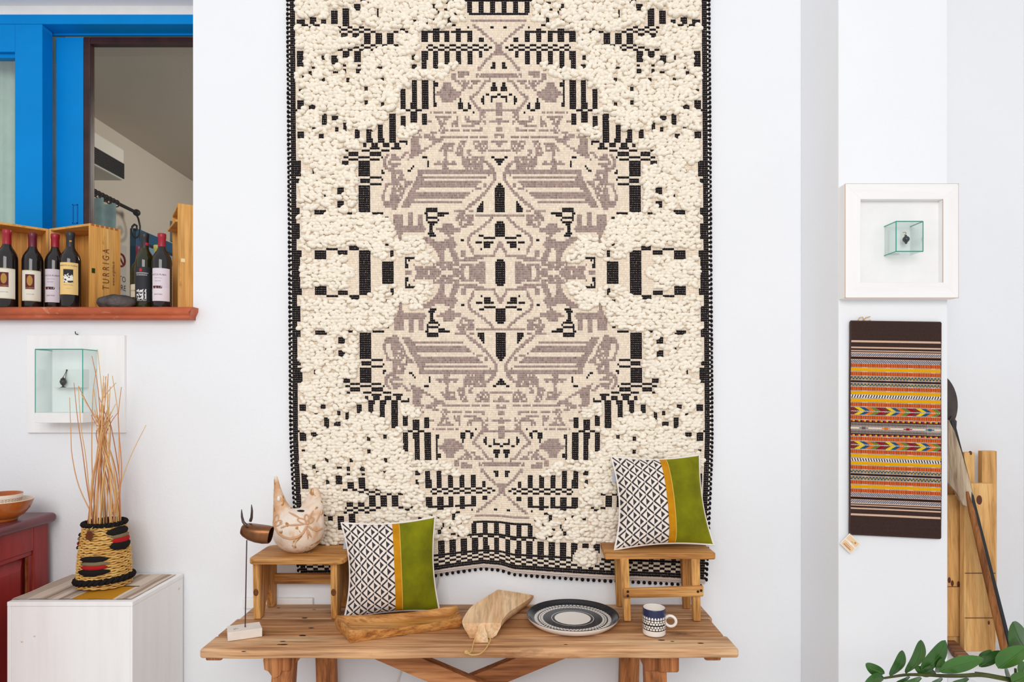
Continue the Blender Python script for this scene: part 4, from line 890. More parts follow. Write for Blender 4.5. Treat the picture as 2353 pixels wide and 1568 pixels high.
sp2 = [onz(1094, 1462, TZ+.022), onz(1088, 1478, TZ+.008), onz(1083, 1497, TZ+.004), onz(1074, 1502, TZ+.005), onz(1068, 1500, TZ+.004), onz(1073, 1496, TZ+.009), onz(1080, 1505, TZ+.004), onz(1100, 1504, TZ+.003), onz(1113, 1495, TZ+.003), onz(1122, 1482, TZ+.006), onz(1127, 1470, TZ+.012), onz(1122, 1462, TZ+.02)]
sp3 = []
for i in range(len(sp2)-1):
    p0_, p1_, p2_, p3_ = sp2[max(i-1, 0)], sp2[i], sp2[i+1], sp2[min(i+2, len(sp2)-1)]
    for t in (0, .25, .5, .75): sp3.append(.5*((2*p1_)+(p2_-p0_)*t+(2*p0_-5*p1_+4*p2_-p3_)*t*t+(3*p1_-p0_-3*p2_+p3_)*t**3))
MB().tube(sp3, .0022, 6).ball(onz(1071, 1499, TZ+.006), (.006, .005, .006), 8, 6).build('string_loop', strm, cb, smooth=True)

# ------------------------------------------------------------------ plate and mug
M['glaze'] = vcol('glazed_ceramic', .18, .5)
bkc, wtc, nvc = [np.array([lin(c) for c in q]) for q in ((38, 38, 44), (240, 232, 224), (30, 40, 78))]
pc_ = Vector((.229, 2.385, TZ)); R_ = .173
pr = [(0, .012), (.068, .012)]+[(.068+.002*k, .012) for k in range(1, 40)]+[(.150, .0135), (.156, .0165), (.162, .021), (.168, .026), (.171, .0275), (R_, .027), (R_, .0245), (.168, .016), (.158, .006), (.150, .001), (.0, .001)]
NP = 300; cols = []
for i in range(len(pr)-1):
    r = (pr[i][0]+pr[i+1][0])/2; outer = i >= len(pr)-6
    for k in range(NP):
        a = k/NP; c = bkc
        if outer: c = wtc
        elif r < .068 or .0775 < r < .0792: c = wtc
        elif .112 < r < .146:
            if r < .120: f_ = (a*60) % 1; c = wtc if abs(f_-.5) < .36 and abs(r-.1163) < .0034 else bkc
            elif r < .1295: f_ = (a*60+.5) % 1; c = wtc if ((f_-.5)/.42)**2+((r-.1248)/.0042)**2 < 1 else bkc
            elif r < .132: c = bkc
            else: f_ = (a*60) % 1; c = wtc if ((f_-.5)/.42)**2+((r-.139)/.0066)**2 < 1 else bkc
        cols.append(c)
props(MB().lathe(pr, pc_, NP).build('serving_plate', M['glaze'], smooth=True, angle=50, cols=cols, loc=pc_), 'large round black and white patterned ceramic plate', 'plate')
mc = Vector((.510, 2.264, TZ)); mug = thing('mug', 'white mug with navy rim and dotted pattern beside the plate', 'mug', tuple(mc))
mr, mh = .0405, .094
pr = [(0, .001), (mr-.003, .001), (mr-.001, .002), (mr, .005)]+[(mr, .005+.001*k) for k in range(1, 88)]+[(mr-.0008, mh), (mr-.002, mh+.0008), (mr-.0035, mh), (mr-.004, .01), (mr-.008, .006), (0, .006)]
NP = 160; cols = []
for i in range(len(pr)-1):
    z = (pr[i][1]+pr[i+1][1])/2; ins = i > 91 or i < 3
    for k in range(NP):
        a = k/NP; c = wtc
        if not ins:
            if z > .070: c = nvc
            elif z > .060: f_ = (a*24) % 1; c = wtc if ((f_-.5)/.36)**2+((z-.0605)/.009)**2 < 1 else nvc
            elif .0575 < z <= .060: c = bkc
            elif .0425 < z <= .0575:
                f_ = (a*24+(0 if z > .050 else .5)) % 1; zc = .0540 if z > .050 else .0462; c = wtc if ((f_-.5)/.40)**2+((z-zc)/.0036)**2 < 1 else bkc
            elif .0385 < z <= .0425: c = bkc
            elif .0235 < z <= .0385:
                f_ = (a*24+(0 if z > .031 else .5)) % 1; zc = .035 if z > .031 else .0272; c = wtc if ((f_-.5)/.40)**2+((z-zc)/.0036)**2 < 1 else bkc
            elif .0205 < z <= .0235: c = bkc
        cols.append(c)
MB().lathe(pr, mc, NP).build('body', M['glaze'], mug, smooth=True, angle=60, cols=cols)
hc = mc+Vector((mr+.0165, -.005, .047)); MB().tube([hc+Vector((math.cos(t)*.0185, -.006*math.cos(t), math.sin(t)*.0185)) for t in np.linspace(0, 2*PI, 33)[:-1]], .0052, 10, True).build('handle', plain('white_glaze', (240, 233, 226), .2, .5), mug, smooth=True)
# ------------------------------------------------------------------ plinth, mat, basket
PZ = .843
pl = thing('plinth', 'white painted wooden box plinth beside the red cabinet', 'plinth', (-1.576, 2.42, 0))
pw = M['white_paint_worn']
MB().box((-1.797, 2.245, PZ-.016), (-1.350, 2.592, PZ), .0015).build('top_board', pw, pl)
MB().box((-1.360, 2.246, 0), (-1.351, 2.592, PZ-.0165), .0012).build('side_panel', pw, pl); MB().box((-1.797, 2.246, 0), (-1.784, 2.592, PZ-.0165), .0012).build('side_panel', pw, pl)
MB().box((-1.7835, 2.247, 0), (-1.3605, 2.262, PZ-.017), .0012).build('front_panel', pw, pl); MB().box((-1.783, 2.56, 0), (-1.3605, 2.59, PZ-.017)).build('back_panel', pw, pl)
kn = plain('painted_knot', (226, 206, 190), .6)
for x_, z_ in ((-1.70, .72), (-1.745, .70)): MB().ball((x_, 2.2475, z_), (.006, .001, .004), 10, 6).build('knot', kn, pl, smooth=True)
MB().ball((-1.3512, 2.56, .79), (.001, .006, .006), 10, 6).build('knot', kn, pl, smooth=True)
# mat
nx = 300; x0_, x1_ = -1.835, -1.368; cols = []
crm, brn, och, blk_ = [np.array([lin(c) for c in q]) for q in ((222, 206, 190), (128, 98, 78), (196, 136, 40), (40, 36, 36))]
for j in range(30):
    yj = 2.268+.305*(j+.5)/30
    for i in range(nx):
        x = x0_+(x1_-x0_)*(i+.5)/nx; c = crm
        for a, b2_ in ((-1.79, -1.745), (-1.70, -1.655), (-1.632, -1.592), (-1.52, -1.47), (-1.425, -1.385)):
            if a < x < b2_ and (x*220) % 1 < .42: c = brn
        if -1.584 < x < -1.437 and yj < 2.412: c = och
        if -1.50 < x < -1.425 and 2.412 < yj < 2.424: c = blk_
        cols.append(c)
def matp(u, v_):
    x = x0_+(x1_-x0_)*u; y = 2.268+.305*v_; drop = max(0, -1.797-x); return Vector((-1.797-drop*.25 if drop else x, y, PZ+.003+.0012*math.sin(x*60)*math.sin(y*30)-drop*.85))
mm = MB().grid(matp, nx, 30); nf_ = len(mm.f); mm.grid(lambda u, v_: matp(1-u, v_)-Vector((0, 0, .0025)), nx, 30)
props(mm.build('striped_mat', vcol('mat_weave', .95, .05, .3, 400, .1, 200), cols=cols+[crm]*nf_, fix=False), 'beige striped woven table mat under the basket', 'mat')
# basket
bx, by, bz = -1.571, 2.434, PZ+.004
bas = thing('wicker_basket', 'unfinished wicker basket with long reeds and black cloth strips', 'basket', (bx, by, bz))
bh = .243
def brad(z): t = z/bh; return .089-.011*t-.012*t*t+.003*math.sin(PI*t)
wk = plain('wicker', (232, 190, 112), .55, .3, c2=(204, 150, 74), vscale=25)
NS = 17; NRW = 41
ww = MB()
for k in range(NRW):
    z = .006+(bh-.016)*k/(NRW-1); pts = []; ph = PI*(k % 2)+(.3*math.sin(k*1.7))
    for i in range(102):
        a = 2*PI*i/102; r = brad(z)+.0032*math.sin(a*NS+ph)+.0006*math.sin(a*5+k); pts.append(Vector((bx+r*math.cos(a), by+r*math.sin(a), bz+z+.0012*math.sin(a*3+k*2.1)+.006*math.cos(a+2.2)*(.3-z/bh*.3))))
    ww.tube(pts, .0031, 5, True)
ww.build('woven_wall', wk, bas, smooth=True, angle=180, kind='stuff')
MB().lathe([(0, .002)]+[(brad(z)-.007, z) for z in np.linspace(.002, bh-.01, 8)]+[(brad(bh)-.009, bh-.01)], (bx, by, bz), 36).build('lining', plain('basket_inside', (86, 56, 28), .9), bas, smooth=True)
blkc = plain('black_felt', (34, 30, 30), .95, .1, bmp=.5, bscale=200); redc = plain('red_print_cloth', (182, 22, 34), .9, .1, c2=(160, 40, 36), vscale=60); gryc = plain('khaki_cloth', (124, 110, 82), .9, .1, bmp=.4, bscale=120)
def rope(z, dr_, r, tilt=0, n=90, name='rope'):
    pts = []; pt2 = []
    for i in range(n):
        a = 2*PI*i/n
        for lst, ph in ((pts, 0), (pt2, PI)):
            q = a*15+ph; rr = brad(min(z, bh))+dr_+r*.55*math.cos(q); lst.append(Vector((bx+rr*math.cos(a), by+rr*math.sin(a), bz+z+r*.55*math.sin(q)+tilt*math.cos(a+.5))))
    MB().tube(pts, r*.62, 7, True).tube(pt2, r*.62, 7, True).build(name, blkc, bas, smooth=True, angle=180)
rope(bh-.004, .003, .0085, 0, 120, 'rim_rope'); rope(.028, .004, .0115, .006, 120, 'base_rope')
def strip(za, zb, a0, a1, mat, bulge=.006, name='cloth_strip'):       # lens-shaped strip on the wall, angles in degrees from the front
    def f(u, v_):
        a = math.radians(a0+(a1-a0)*u)-PI/2; k = math.sin(PI*min(1, max(0, u)))**.6; zc = (za+zb)/2; z = zc+(zb-za)/2*(2*v_-1)*k
        r = brad(z)+.0065+bulge*math.sin(PI*v_)*k; z += .001*noise.noise(Vector((u*9, v_*5, za*60))); return Vector((bx+r*math.cos(a), by+r*math.sin(a), bz+z))
    MB().grid(f, 24, 8).build(name, mat, bas, smooth=True, angle=180, fix=False)
def zz(py): return EYE-(py-HY)*2.37/F-bz
def aa(px_): s = max(-.98, min(.98, (px_-236)/62.0)); return math.degrees(math.asin(s))+33
for (xa, xb, ya, yb, mt) in ((238, 300, 1216, 1236, blkc), (250, 300, 1231, 1243, gryc), (253, 302, 1236, 1256, redc), (246, 304, 1246, 1269, blkc), (183, 246, 1276, 1290, blkc), (184, 248, 1288, 1298, gryc), (185, 243, 1295, 1307, redc), (180, 249, 1304, 1320, blkc)):
    strip(zz(yb)-.001, zz(ya)+.001, aa(xa), min(aa(xb), 118), mt)
for za, mt in ((.20, blkc), (.185, gryc), (.168, redc), (.152, blkc)): strip(za-.008, za+.008, -110, -46, mt)
tg = Vector((bx-.012, by-.082, bz+bh-.022)); ex_ = Vector((.78, -.12, -.45)).normalized(); ey_ = Vector((.42, -.25, .85)).normalized()
MB().prism([(-.014, -.020), (.012, -.020), (.014, .012), (0, .022), (-.014, .012)], tg+Vector((.012, -.004, -.012)), ex_, ey_, ex_.cross(ey_), .0025, .0006).build('leather_tag', plain('brown_leather', (110, 56, 28), .6, var=.2, vscale=30), bas)
MB().tube([tg+Vector((.014, -.006, .004)), tg+Vector((.018, .0, .016)), tg+Vector((.02, .02, .022))], .0012, 5).build('tag_thong', strm, bas, smooth=True)
reedm = [plain('reed_tan', (216, 162, 106), .6), plain('reed_orange', (198, 128, 82), .6), plain('reed_honey', (222, 180, 116), .6)]
rr_ = random.Random(5)
reeds = [[(194, 1190), (182, 1120), (166, 1050), (163, 1000), (160, 914)], [(201, 1190), (199, 1110), (190, 1040), (178, 960), (170, 880)], [(206, 1192), (204, 1120), (197, 1050), (186, 980), (180, 888)],
         [(215, 1192), (212, 1090), (211, 1000), (214, 900), (222, 848)], [(220, 1194), (231, 1040), (226, 900), (211, 818)], [(232, 1195), (240, 1060), (238, 950), (230, 860), (224, 803)],
         [(280, 1190), (274, 1090), (272, 960), (258, 864)], [(284, 1188), (279, 1100), (273, 990), (272, 950), (279, 890)], [(252, 1190), (272, 1130), (300, 1050), (336, 977)], [(262, 1192), (250, 1040), (232, 940), (245, 905), (267, 880)],
         [(288, 1192), (268, 1090), (240, 1000), (212, 950), (180, 887)], [(286, 1188), (262, 1080), (236, 985), (200, 930), (186, 905)]]
for k in range(26):
    xb_ = 198+88*k/25+rr_.uniform(-3, 3); xm = 234+rr_.gauss(0, 7)+(xb_-242)*.10; xt_ = 236+rr_.gauss(0, 12)-(xb_-242)*.1; yt_ = rr_.uniform(858, 960)
    reeds.append([(xb_, 1192), ((xb_*.6+xm*.4), 1100+rr_.uniform(-10, 10)), (xm, 1000+rr_.uniform(-25, 25)), ((xm+xt_)/2+rr_.uniform(-3, 3), (1000+yt_)/2), (xt_, yt_)])
for i, pts in enumerate(reeds):
    dd = by+rr_.uniform(-.07, .07)*(1 if i > 5 else .6); d2 = by+rr_.uniform(-.05, .05)
    ctl = [W(x, y, dd+(d2-dd)*j/(len(pts)-1)) for j, (x, y) in enumerate(pts)]
    a_ = Vector((ctl[0].x-bx, ctl[0].y-by, 0)); lim = brad(bh)-.012
    if a_.length > lim: a_ = a_*(lim/a_.length)
    foot = Vector((bx, by, 0))+a_; ctl[0] = Vector((foot.x, foot.y, bz+bh-.004)); ctl.insert(0, Vector((bx+a_.x*.97, by+a_.y*.97, bz+bh-.07)))
    out = []
    for j in range(len(ctl)-1):
        p0_, p1_, p2_, p3_ = ctl[max(j-1, 0)], ctl[j], ctl[j+1], ctl[min(j+2, len(ctl)-1)]
        for t in (0, .25, .5, .75): out.append(.5*((2*p1_)+(p2_-p0_)*t+(2*p0_-5*p1_+4*p2_-p3_)*t*t+(3*p1_-p0_-3*p2_+p3_)*t**3))
    out.append(ctl[-1]); n_ = len(out)
    MB().tube(out, [.0025-.0014*(q/(n_-1)) for q in range(n_)], 6).build('reed', reedm[i % 3], bas, smooth=True)

# ------------------------------------------------------------------ red cabinet and bowls
red = wood('red_lacquer_wood', [(116, 30, 32), (150, 40, 38), (168, 50, 46)], 'Z', 6, 5, .35, .1, (60, 18, 18), .1, 2, .45, .35)
redt = wood('dark_red_top', [(92, 50, 56), (112, 56, 62), (126, 68, 72)], 'Y', 8, 5, .3, .1, (60, 28, 30), .1, 3, .5, .35)
cz = 1.6-.5; cxf = -1.885
cab = thing('red_cabinet', 'dark red lacquered wooden cabinet with panelled side', 'cabinet', (-2.2, 2.2, 0))
MB().box((-2.5, 1.75, cz-.040), (-1.853, 2.578, cz), .018, 5).build('top', redt, cab, smooth=True, angle=60)
MB().box((-2.46, 1.80, 0), (cxf-.03, 2.565, cz-.04)).build('body', red, cab)
MB().box((cxf-.032, 2.488, 0), (cxf, 2.565, cz-.041), .002).build('stile', red, cab); MB().box((cxf-.032, 1.80, 0), (cxf, 1.88, cz-.041), .002).build('stile', red, cab)
MB().box((cxf-.032, 1.8805, cz-.135), (cxf-.0005, 2.4875, cz-.041), .002).build('rail', red, cab); MB().box((cxf-.032, 1.8805, 0), (cxf-.0005, 2.4875, .12), .002).build('rail', red, cab)
gold = plain('worn_gilt_line', (150, 92, 40), .5, c2=(96, 30, 26), vscale=30)
mo = MB().box((cxf-.02, 2.470, .121), (cxf-.006, 2.4878, cz-.1532), .002).box((cxf-.03, 1.881, cz-.153), (cxf-.006, 2.487, cz-.136), .002).build('moulding', red, cab)
MB().box((cxf-.0062, 2.4855, .13), (cxf-.0045, 2.4875, cz-.155)).box((cxf-.019, 2.466, .13), (cxf-.010, 2.4695, cz-.155)).build('gilt_line', gold, mo)
MB().hexa([(cxf-.03, 1.9, .14), (cxf-.012, 1.93, .17), (cxf-.012, 2.435, .17), (cxf-.03, 2.468, .14), (cxf-.03, 1.9, cz-.155), (cxf-.012, 1.93, cz-.20), (cxf-.012, 2.435, cz-.20), (cxf-.03, 2.468, cz-.155)]).build('panel', red, cab)
bo = Vector(((4-CX)*2.40/F, 2.40, cz)); bowm = plain('amber_glaze', (186, 98, 40), .15, .5, var=.2, vscale=8)
bowl = thing('bowl', 'wide amber glazed clay bowl on the red cabinet', 'bowl', tuple(bo))
MB().lathe([(0, .002), (.044, .002), (.046, 0), (.050, .004), (.050, .009), (.070, .022), (.088, .045), (.096, .066), (.100, .078)], bo, 48).build('outside', bowm, bowl, smooth=True, angle=50)
MB().lathe([(.100, .078), (.0995, .0805), (.097, .080), (.092, .064), (.082, .042), (.060, .022), (0, .016)], bo, 48).build('inside', plain('cream_glaze', (230, 210, 190), .2, .5), bowl, smooth=True, angle=50)
co_ = bo+Vector((0, 0, .019)); cup = thing('bowl', 'small white bowl with scroll pattern nested in the amber bowl', 'bowl', tuple(co_))
MB().lathe([(0, 0), (.030, 0), (.052, .022), (.062, .048), (.066, .083)], co_, 48).build('outside', plain('white_slip', (238, 224, 210), .35, .4), cup, smooth=True, angle=50)
MB().lathe([(.066, .083), (.0645, .085), (.062, .083), (.056, .048), (.04, .022), (0, .012)], co_, 48).build('inside', bowm, cup, smooth=True, angle=50)
sc_ = MB()
for k in range(14):
    a0 = -PI/2-.2+k*.16; pts = []
    for t in np.linspace(0, 1, 14):
        q = t*4.6; r2 = .011*(1-t*.75); a = a0+r2*math.cos(q)/.066; z = .060+r2*math.sin(q); r = .0632+.0028*(z-.048)/.035; pts.append(co_+Vector((r*math.cos(a), r*math.sin(a), z)))
    sc_.tube(pts, .0006, 4)
sc_.build('scroll_pattern', plain('brown_slip_line', (176, 130, 100), .6), cup, smooth=True)

# ------------------------------------------------------------------ wine crates, bottles, stone on the sill
cw = [wood('crate_pine', [(206, 140, 64), (228, 168, 90), (240, 190, 116)], a, 14, 10, .5, .08, (150, 90, 40), .1, k, grain=.5) for k, a in enumerate(('Z', 'X'))]
inkm = plain('burnt_brand', (120, 60, 30), .7)
z0c = zS
def crate(name, label, P0, P1, depthv, h, txt=None, shelf=None, open_=True):
    # P0-P1: ground line of the open face, depthv: vector from the open face to the back
    root = thing(name, label, 'crate', (P0[0], P0[1], z0c), 'wine crates on the sill'); t = .010
    P0, P1 = Vector((*P0, 0)), Vector((*P1, 0)); dv_ = Vector((*depthv, 0)); e = (P1-P0).normalized(); nd = dv_.normalized()
    def slab(a, b, c, d, z0, z1, nm, mt): MB().quadbox(a, b, c, d, z0, z1, .0008, 1).build(nm, mt, root)
    Q0, Q1 = P0+dv_, P1+dv_
    slab(P0, P0+e*t, Q0+e*t, Q0, z0c, z0c+h, 'side', cw[0]); slab(P1-e*t, P1, Q1, Q1-e*t, z0c, z0c+h, 'side', cw[0])
    slab(P0+e*t, P1-e*t, Q1-e*t, Q0+e*t, z0c+h-t, z0c+h, 'top', cw[1]); slab(P0+e*t, P1-e*t, Q1-e*t, Q0+e*t, z0c, z0c+t, 'bottom', cw[1])
    k = 2
    for i in range(k):
        a = (Q0+e*t).lerp(Q1-e*t, i/k+.002); b2_ = (Q0+e*t).lerp(Q1-e*t, (i+1)/k-.002); slab(a-nd*.008, b2_-nd*.008, b2_, a, z0c+t, z0c+h-t, 'back_board', cw[0])
    return root, P0, P1, Q0, Q1, e, nd
near, fr_, fl_ = Vector((-1.775, 2.655)), Vector((-1.713, 2.762)), Vector((-2.016, 2.747))
r2_, P0, P1, Q0, Q1, e, nd = crate('wine_crate', 'pine wine crate branded with tall lettering on its end', tuple(near), tuple(fl_), (fr_.x-near.x, fr_.y-near.y), .366)
up_ = Vector((0, 0, 1)); sidee = Vector((fr_.x-near.x, fr_.y-near.y, 0)); Ls = sidee.length; sidee.normalize(); o_ = Vector((near.x, near.y, 0))
# lettering runs upwards on the end face
def fit_text(sv, length, height, o, ex, ey, nm):
    vv2, ff2 = text2d(sv, .05); xs2 = [p[0] for p in vv2]; ys2 = [p[1] for p in vv2]; kx = length/(max(xs2)-min(xs2)); ky = height/(max(ys2)-min(ys2)); cx2 = (max(xs2)+min(xs2))/2; cy2 = (max(ys2)+min(ys2))/2; n2 = ex.cross(ey)
    MB().add([o+ex*(x-cx2)*kx+ey*(y-cy2)*ky+n2*.0012 for x, y in vv2], ff2).build(nm, inkm, r2_, fix=False)
fit_text('T U R R I G A', .176, .027, o_+sidee*Ls*.50+up_*(z0c+.182), up_, -sidee, 'lettering')
fit_text('www.argiolas.it', .105, .014, o_+sidee*Ls*.76+up_*(z0c+.168), up_, -sidee, 'web_lettering')
lt = MB()
for k in range(6):
    a = o_+sidee*Ls*(.08+.155*k)+up_*(z0c+.358); lt.quadbox(a-sidee*.006+e*-.0004, a+sidee*.006+e*-.0004, a+sidee*.006+e*.003, a-sidee*.006+e*.003, z0c+.357, z0c+.3665)
lt.build('finger_joint', plain('end_grain', (168, 100, 48), .7), r2_)
a = o_+sidee*.012+up_*(z0c+.165); MB().quadbox(a-sidee*.006+e*-.002, a+sidee*.006+e*-.002, a+sidee*.006+e*.002, a-sidee*.006+e*.002, z0c+.158, z0c+.178).build('clasp', plain('green_clasp', (40, 66, 30), .4, .5, .4), r2_)
rL = crate('wine_crate', 'pine wine crate turned towards the lettered crate by the blue frame', (-2.20, 2.575), (-2.020, 2.752), (-.09, .092), .366)
r3, P0, P1, Q0, Q1, e, nd = crate('wine_crate', 'tall pine wine crate standing against the right window jamb', (-1.535, 2.852), (-1.409, 2.660), (.082, .053), .452)
sh = MB().quadbox((P0-nd*.02+e*.01)[:2], (P1-nd*.008-e*.01)[:2], (Q1-e*.01)[:2], (Q0+e*.01)[:2], z0c+.375, z0c+.384).build('shelf', cw[1], r3)
a = P1+nd*.012; MB().quadbox((a-e*-.001)[:2], (a+nd*.016+e*.001)[:2], (a+nd*.016-e*.003)[:2], (a-e*.003)[:2], z0c+.205, z0c+.220).build('clasp', plain('brass_clasp', (226, 206, 150), .4, .5, .6), r3)

lbm = vcol('label_paper', .6, .3); lab_ink = plain('label_ink', (58, 50, 56), .7); lab_wht = plain('label_white_ink', (235, 232, 228), .7); lab_red = plain('label_red_ink', (190, 40, 46), .6); lab_gold = plain('label_gold_ink', (190, 140, 60), .5)
gl_dark = plain('dark_bottle_glass', (30, 22, 22), .06, .6); gl_green = plain('green_bottle_glass', (44, 46, 14), .06, .6, c2=(28, 30, 12), vscale=8)
caps = {'red': plain('red_capsule', (158, 18, 40), .35, .5), 'wine': plain('wine_capsule', (104, 18, 40), .35, .5), 'black': plain('black_capsule', (36, 34, 40), .4, .5), 'yellow': plain('yellow_capsule', (196, 184, 90), .4, .5), 'plum': plain('plum_capsule', (96, 28, 54), .35, .5)}
def bottle(px_, d_, topy, label, gm, cap, caplen, kind=None, r=.0375, lab=None):
    x = (px_-CX)*d_/F; H = EYE-(topy-HY)*d_/F-zS; o = Vector((x, d_, zS)); root = thing('wine_bottle', label, 'bottle', tuple(o), 'wine bottles on the sill')
    k = H/.315; zs_ = .195*k
    body = [(0, .006), (r*.7, .003), (r*.93, 0), (r, .006), (r, zs_), (r*.985, zs_+.008*k), (r*.90, zs_+.022*k), (r*.70, zs_+.037*k), (r*.50, zs_+.048*k), (.0145, zs_+.060*k), (.0140, zs_+.070*k), (.0138, H-.012)]
    MB().lathe(body, o, 40).build('glass_body', gm, root, smooth=True, angle=50)
    cl = caplen*k
    cp = [(.0146, H-cl), (.0150, H-cl+.003), (.0148, H-.022), (.0160, H-.020), (.0162, H-.004), (.0150, H-.0008), (0, H)]
    MB().lathe(cp, o, 28).build('capsule', caps[cap], root, smooth=True, angle=45)
    if kind in ('korem', 'rocca', 'nepente', 'iscali', 'plain'):
        zl0, zl1, half, rot = lab
        R2 = r+.0005; nU, nV = 110, 110
        def fn(s, t):
            if kind == 'korem':
                if -.52 < s < .34 and .38 < t < .86:
                    return (176, 130, 56) if (s+.09)**2*1.1+((t-.66)*1.75)**2 < .085 else (92, 24, 38)
                return (206, 194, 160) if (t < .03 or t > .97) else (228, 220, 204)
            if kind == 'rocca':
                if .385 < t < .46 and -.9 < s < .15 and noise.noise(Vector((s*9, t*30, 2))) > -.25-(.46-t)*2: return (80, 40, 44)
                return (218, 206, 214) if t > .40 else (224, 212, 218)
            if kind == 'nepente':
                if -.55 < s < .5 and .36 < t < .80:
                    if abs(s+.02) > .47 or t < .375 or t > .785: return (200, 170, 110)
                    return (232, 228, 220) if noise.noise(Vector((s*7, t*16, 0)))-abs(t-.5)*3.2-abs(s)*.5 > -.42 and t < .66 else (34, 32, 36)
                return (232, 196, 128)
            if kind == 'iscali':
                if .08 < t < .36 and noise.noise(Vector((s*6, t*18, 5))) > -.02 and -.7 < s < .5: return (226, 222, 220)
                if .86 < t < .955 and (s+.15)**2*2+((t-.905)*4)**2 < .05: return (200, 30, 40)
                return (44, 44, 50)
            return (224, 214, 190)
        cols = [LIN[np.array(fn(-1+2*(i+.5)/nU, (j+.5)/nV))] for j in range(nV) for i in range(nU)]
        def lp(s, t, lift=0): a = -PI/2+math.radians(rot+half*s); return o+Vector(((R2+lift)*math.cos(a), (R2+lift)*math.sin(a), (zl0+(zl1-zl0)*t)*k))
        L = MB().grid(lambda u, v_: lp(2*u-1, v_), nU, nV).build('label', lbm, root, smooth=True, angle=180, cols=cols, fix=False)
        def wtext(sv, size, s0, t0, mt, nm='label_text'):
            vv2, ff2 = text2d(sv, size); arc = R2*math.radians(half); hz_ = (zl1-zl0)*k
            MB().add([lp(s0+x_/arc, t0+y_/hz_, .0003) for x_, y_ in vv2], ff2).build(nm, mt, L, fix=False)
        if kind == 'korem': wtext('KOREM', .0085, -.09, .42, lab_gold); wtext('isola dei nuraghi', .0042, -.05, .22, lab_ink)
        if kind == 'rocca': wtext('ROCCA RUBIA', .0092, -.25, .80, lab_ink); wtext('carignano del sulcis', .004, -.25, .70, lab_red); wtext('Riserva 2010', .0045, -.3, .61, lab_ink); wtext('SANTADI', .0078, -.28, .20, lab_ink)
        if kind == 'nepente': wtext('NEPENTE DI OLIENA', .0075, -.02, .90, lab_ink); wtext('cannonau di sardegna', .004, .0, .30, lab_ink); wtext('riserva', .0055, .0, .19, lab_gold)
        if kind == 'iscali': wtext('CANNONAU', .0085, -.05, .82, lab_wht); wtext('DI SARDEGNA', .0068, -.05, .765, lab_wht); wtext('ISCALI', .0135, -.05, .055, lab_wht)
        if kind == 'plain': wtext('TO RUN', .009, .1, .5, lab_ink)
    if cap == 'black' and kind == 'nepente':
        MB().ball(o+Vector((.008, -.0128, H-.040)), (.007, .002, .004), 8, 6).build('gold_mark', lab_gold, root, smooth=True)
    if cap == 'black' and kind == 'iscali':
        MB().lathe([(.0151, H-.052), (.0154, H-.050), (.0154, H-.042), (.0151, H-.040)], o, 24, a0=PI*.75, a1=PI*1.25).lathe([(.0151, H-.052), (.0154, H-.050), (.0154, H-.042), (.0151, H-.040)], o, 24, a0=PI*1.7, a1=PI*2.1).build('red_mark', lab_red, root, smooth=True)
    return root
bottle(16, 2.590, 528, 'wine bottle with bright red capsule and gold disc label', gl_dark, 'red', .060, 'korem', lab=(.034, .155, 56, 27))
bottle(75, 2.632, 535, 'wine bottle with dark wine capsule and gold disc label', gl_dark, 'wine', .060, 'korem', lab=(.030, .155, 56, 27))
bottle(127, 2.675, 538, 'wine bottle with lilac label and red capsule beside the lettered crate', gl_dark, 'red', .056, 'rocca', lab=(.030, .165, 56, 25))
bottle(162, 2.622, 534, 'wine bottle with black capsule and orange label', gl_dark, 'black', .064, 'nepente', lab=(.055, .185, 56, 23))
bottle(333, 2.655, 537, 'green wine bottle with black label and black capsule', gl_green, 'black', .070, 'iscali', r=.036, lab=(.03, .172, 54, 12))
bottle(372, 2.630, 537, 'wine bottle with lilac label and red capsule beside the tall crate', gl_dark, 'red', .056, 'rocca', lab=(.030, .165, 56, 22))
bottle(321, 2.76, 566, 'small green bottle with plum capsule behind the black labelled one', gl_green, 'plum', .060, 'plain', r=.034, lab=(.07, .13, 60, -15))
bottle(362, 2.79, 564, 'pale bottle with yellow capsule behind the lilac labelled one', plain('pale_bottle_glass', (120, 116, 60), .08, .6), 'yellow', .060, None, r=.030)
rk = MB(); rc = W(262, 689, 2.60); rc.z = zS+.026
rk.ball((0, 0, 0), (1, 1, 1), 48, 32)
for i, v in enumerate(rk.v):
    d_ = v.normalized(); s_ = 1+.10*noise.noise(d_*1.6)+.05*noise.noise(d_*4)+.035*noise.noise(d_*14); h_ = noise.noise(d_*9+Vector((5, 2, 1))); s_ -= max(0, h_-.35)*.16
    q = Vector((d_.x*.080*s_, d_.y*.045*s_, d_.z*.033*s_)); q.z = max(q.z, -.027); rk.v[i] = q+rc+Vector((0, .02, 0))
props(rk.build('lava_stone', plain('lava_rock', (104, 96, 94), .95, .1, var=.4, vscale=25, bmp=.8, bscale=160), smooth=True, angle=180), 'dark porous lava stone lying on the sill before the crate', 'stone')

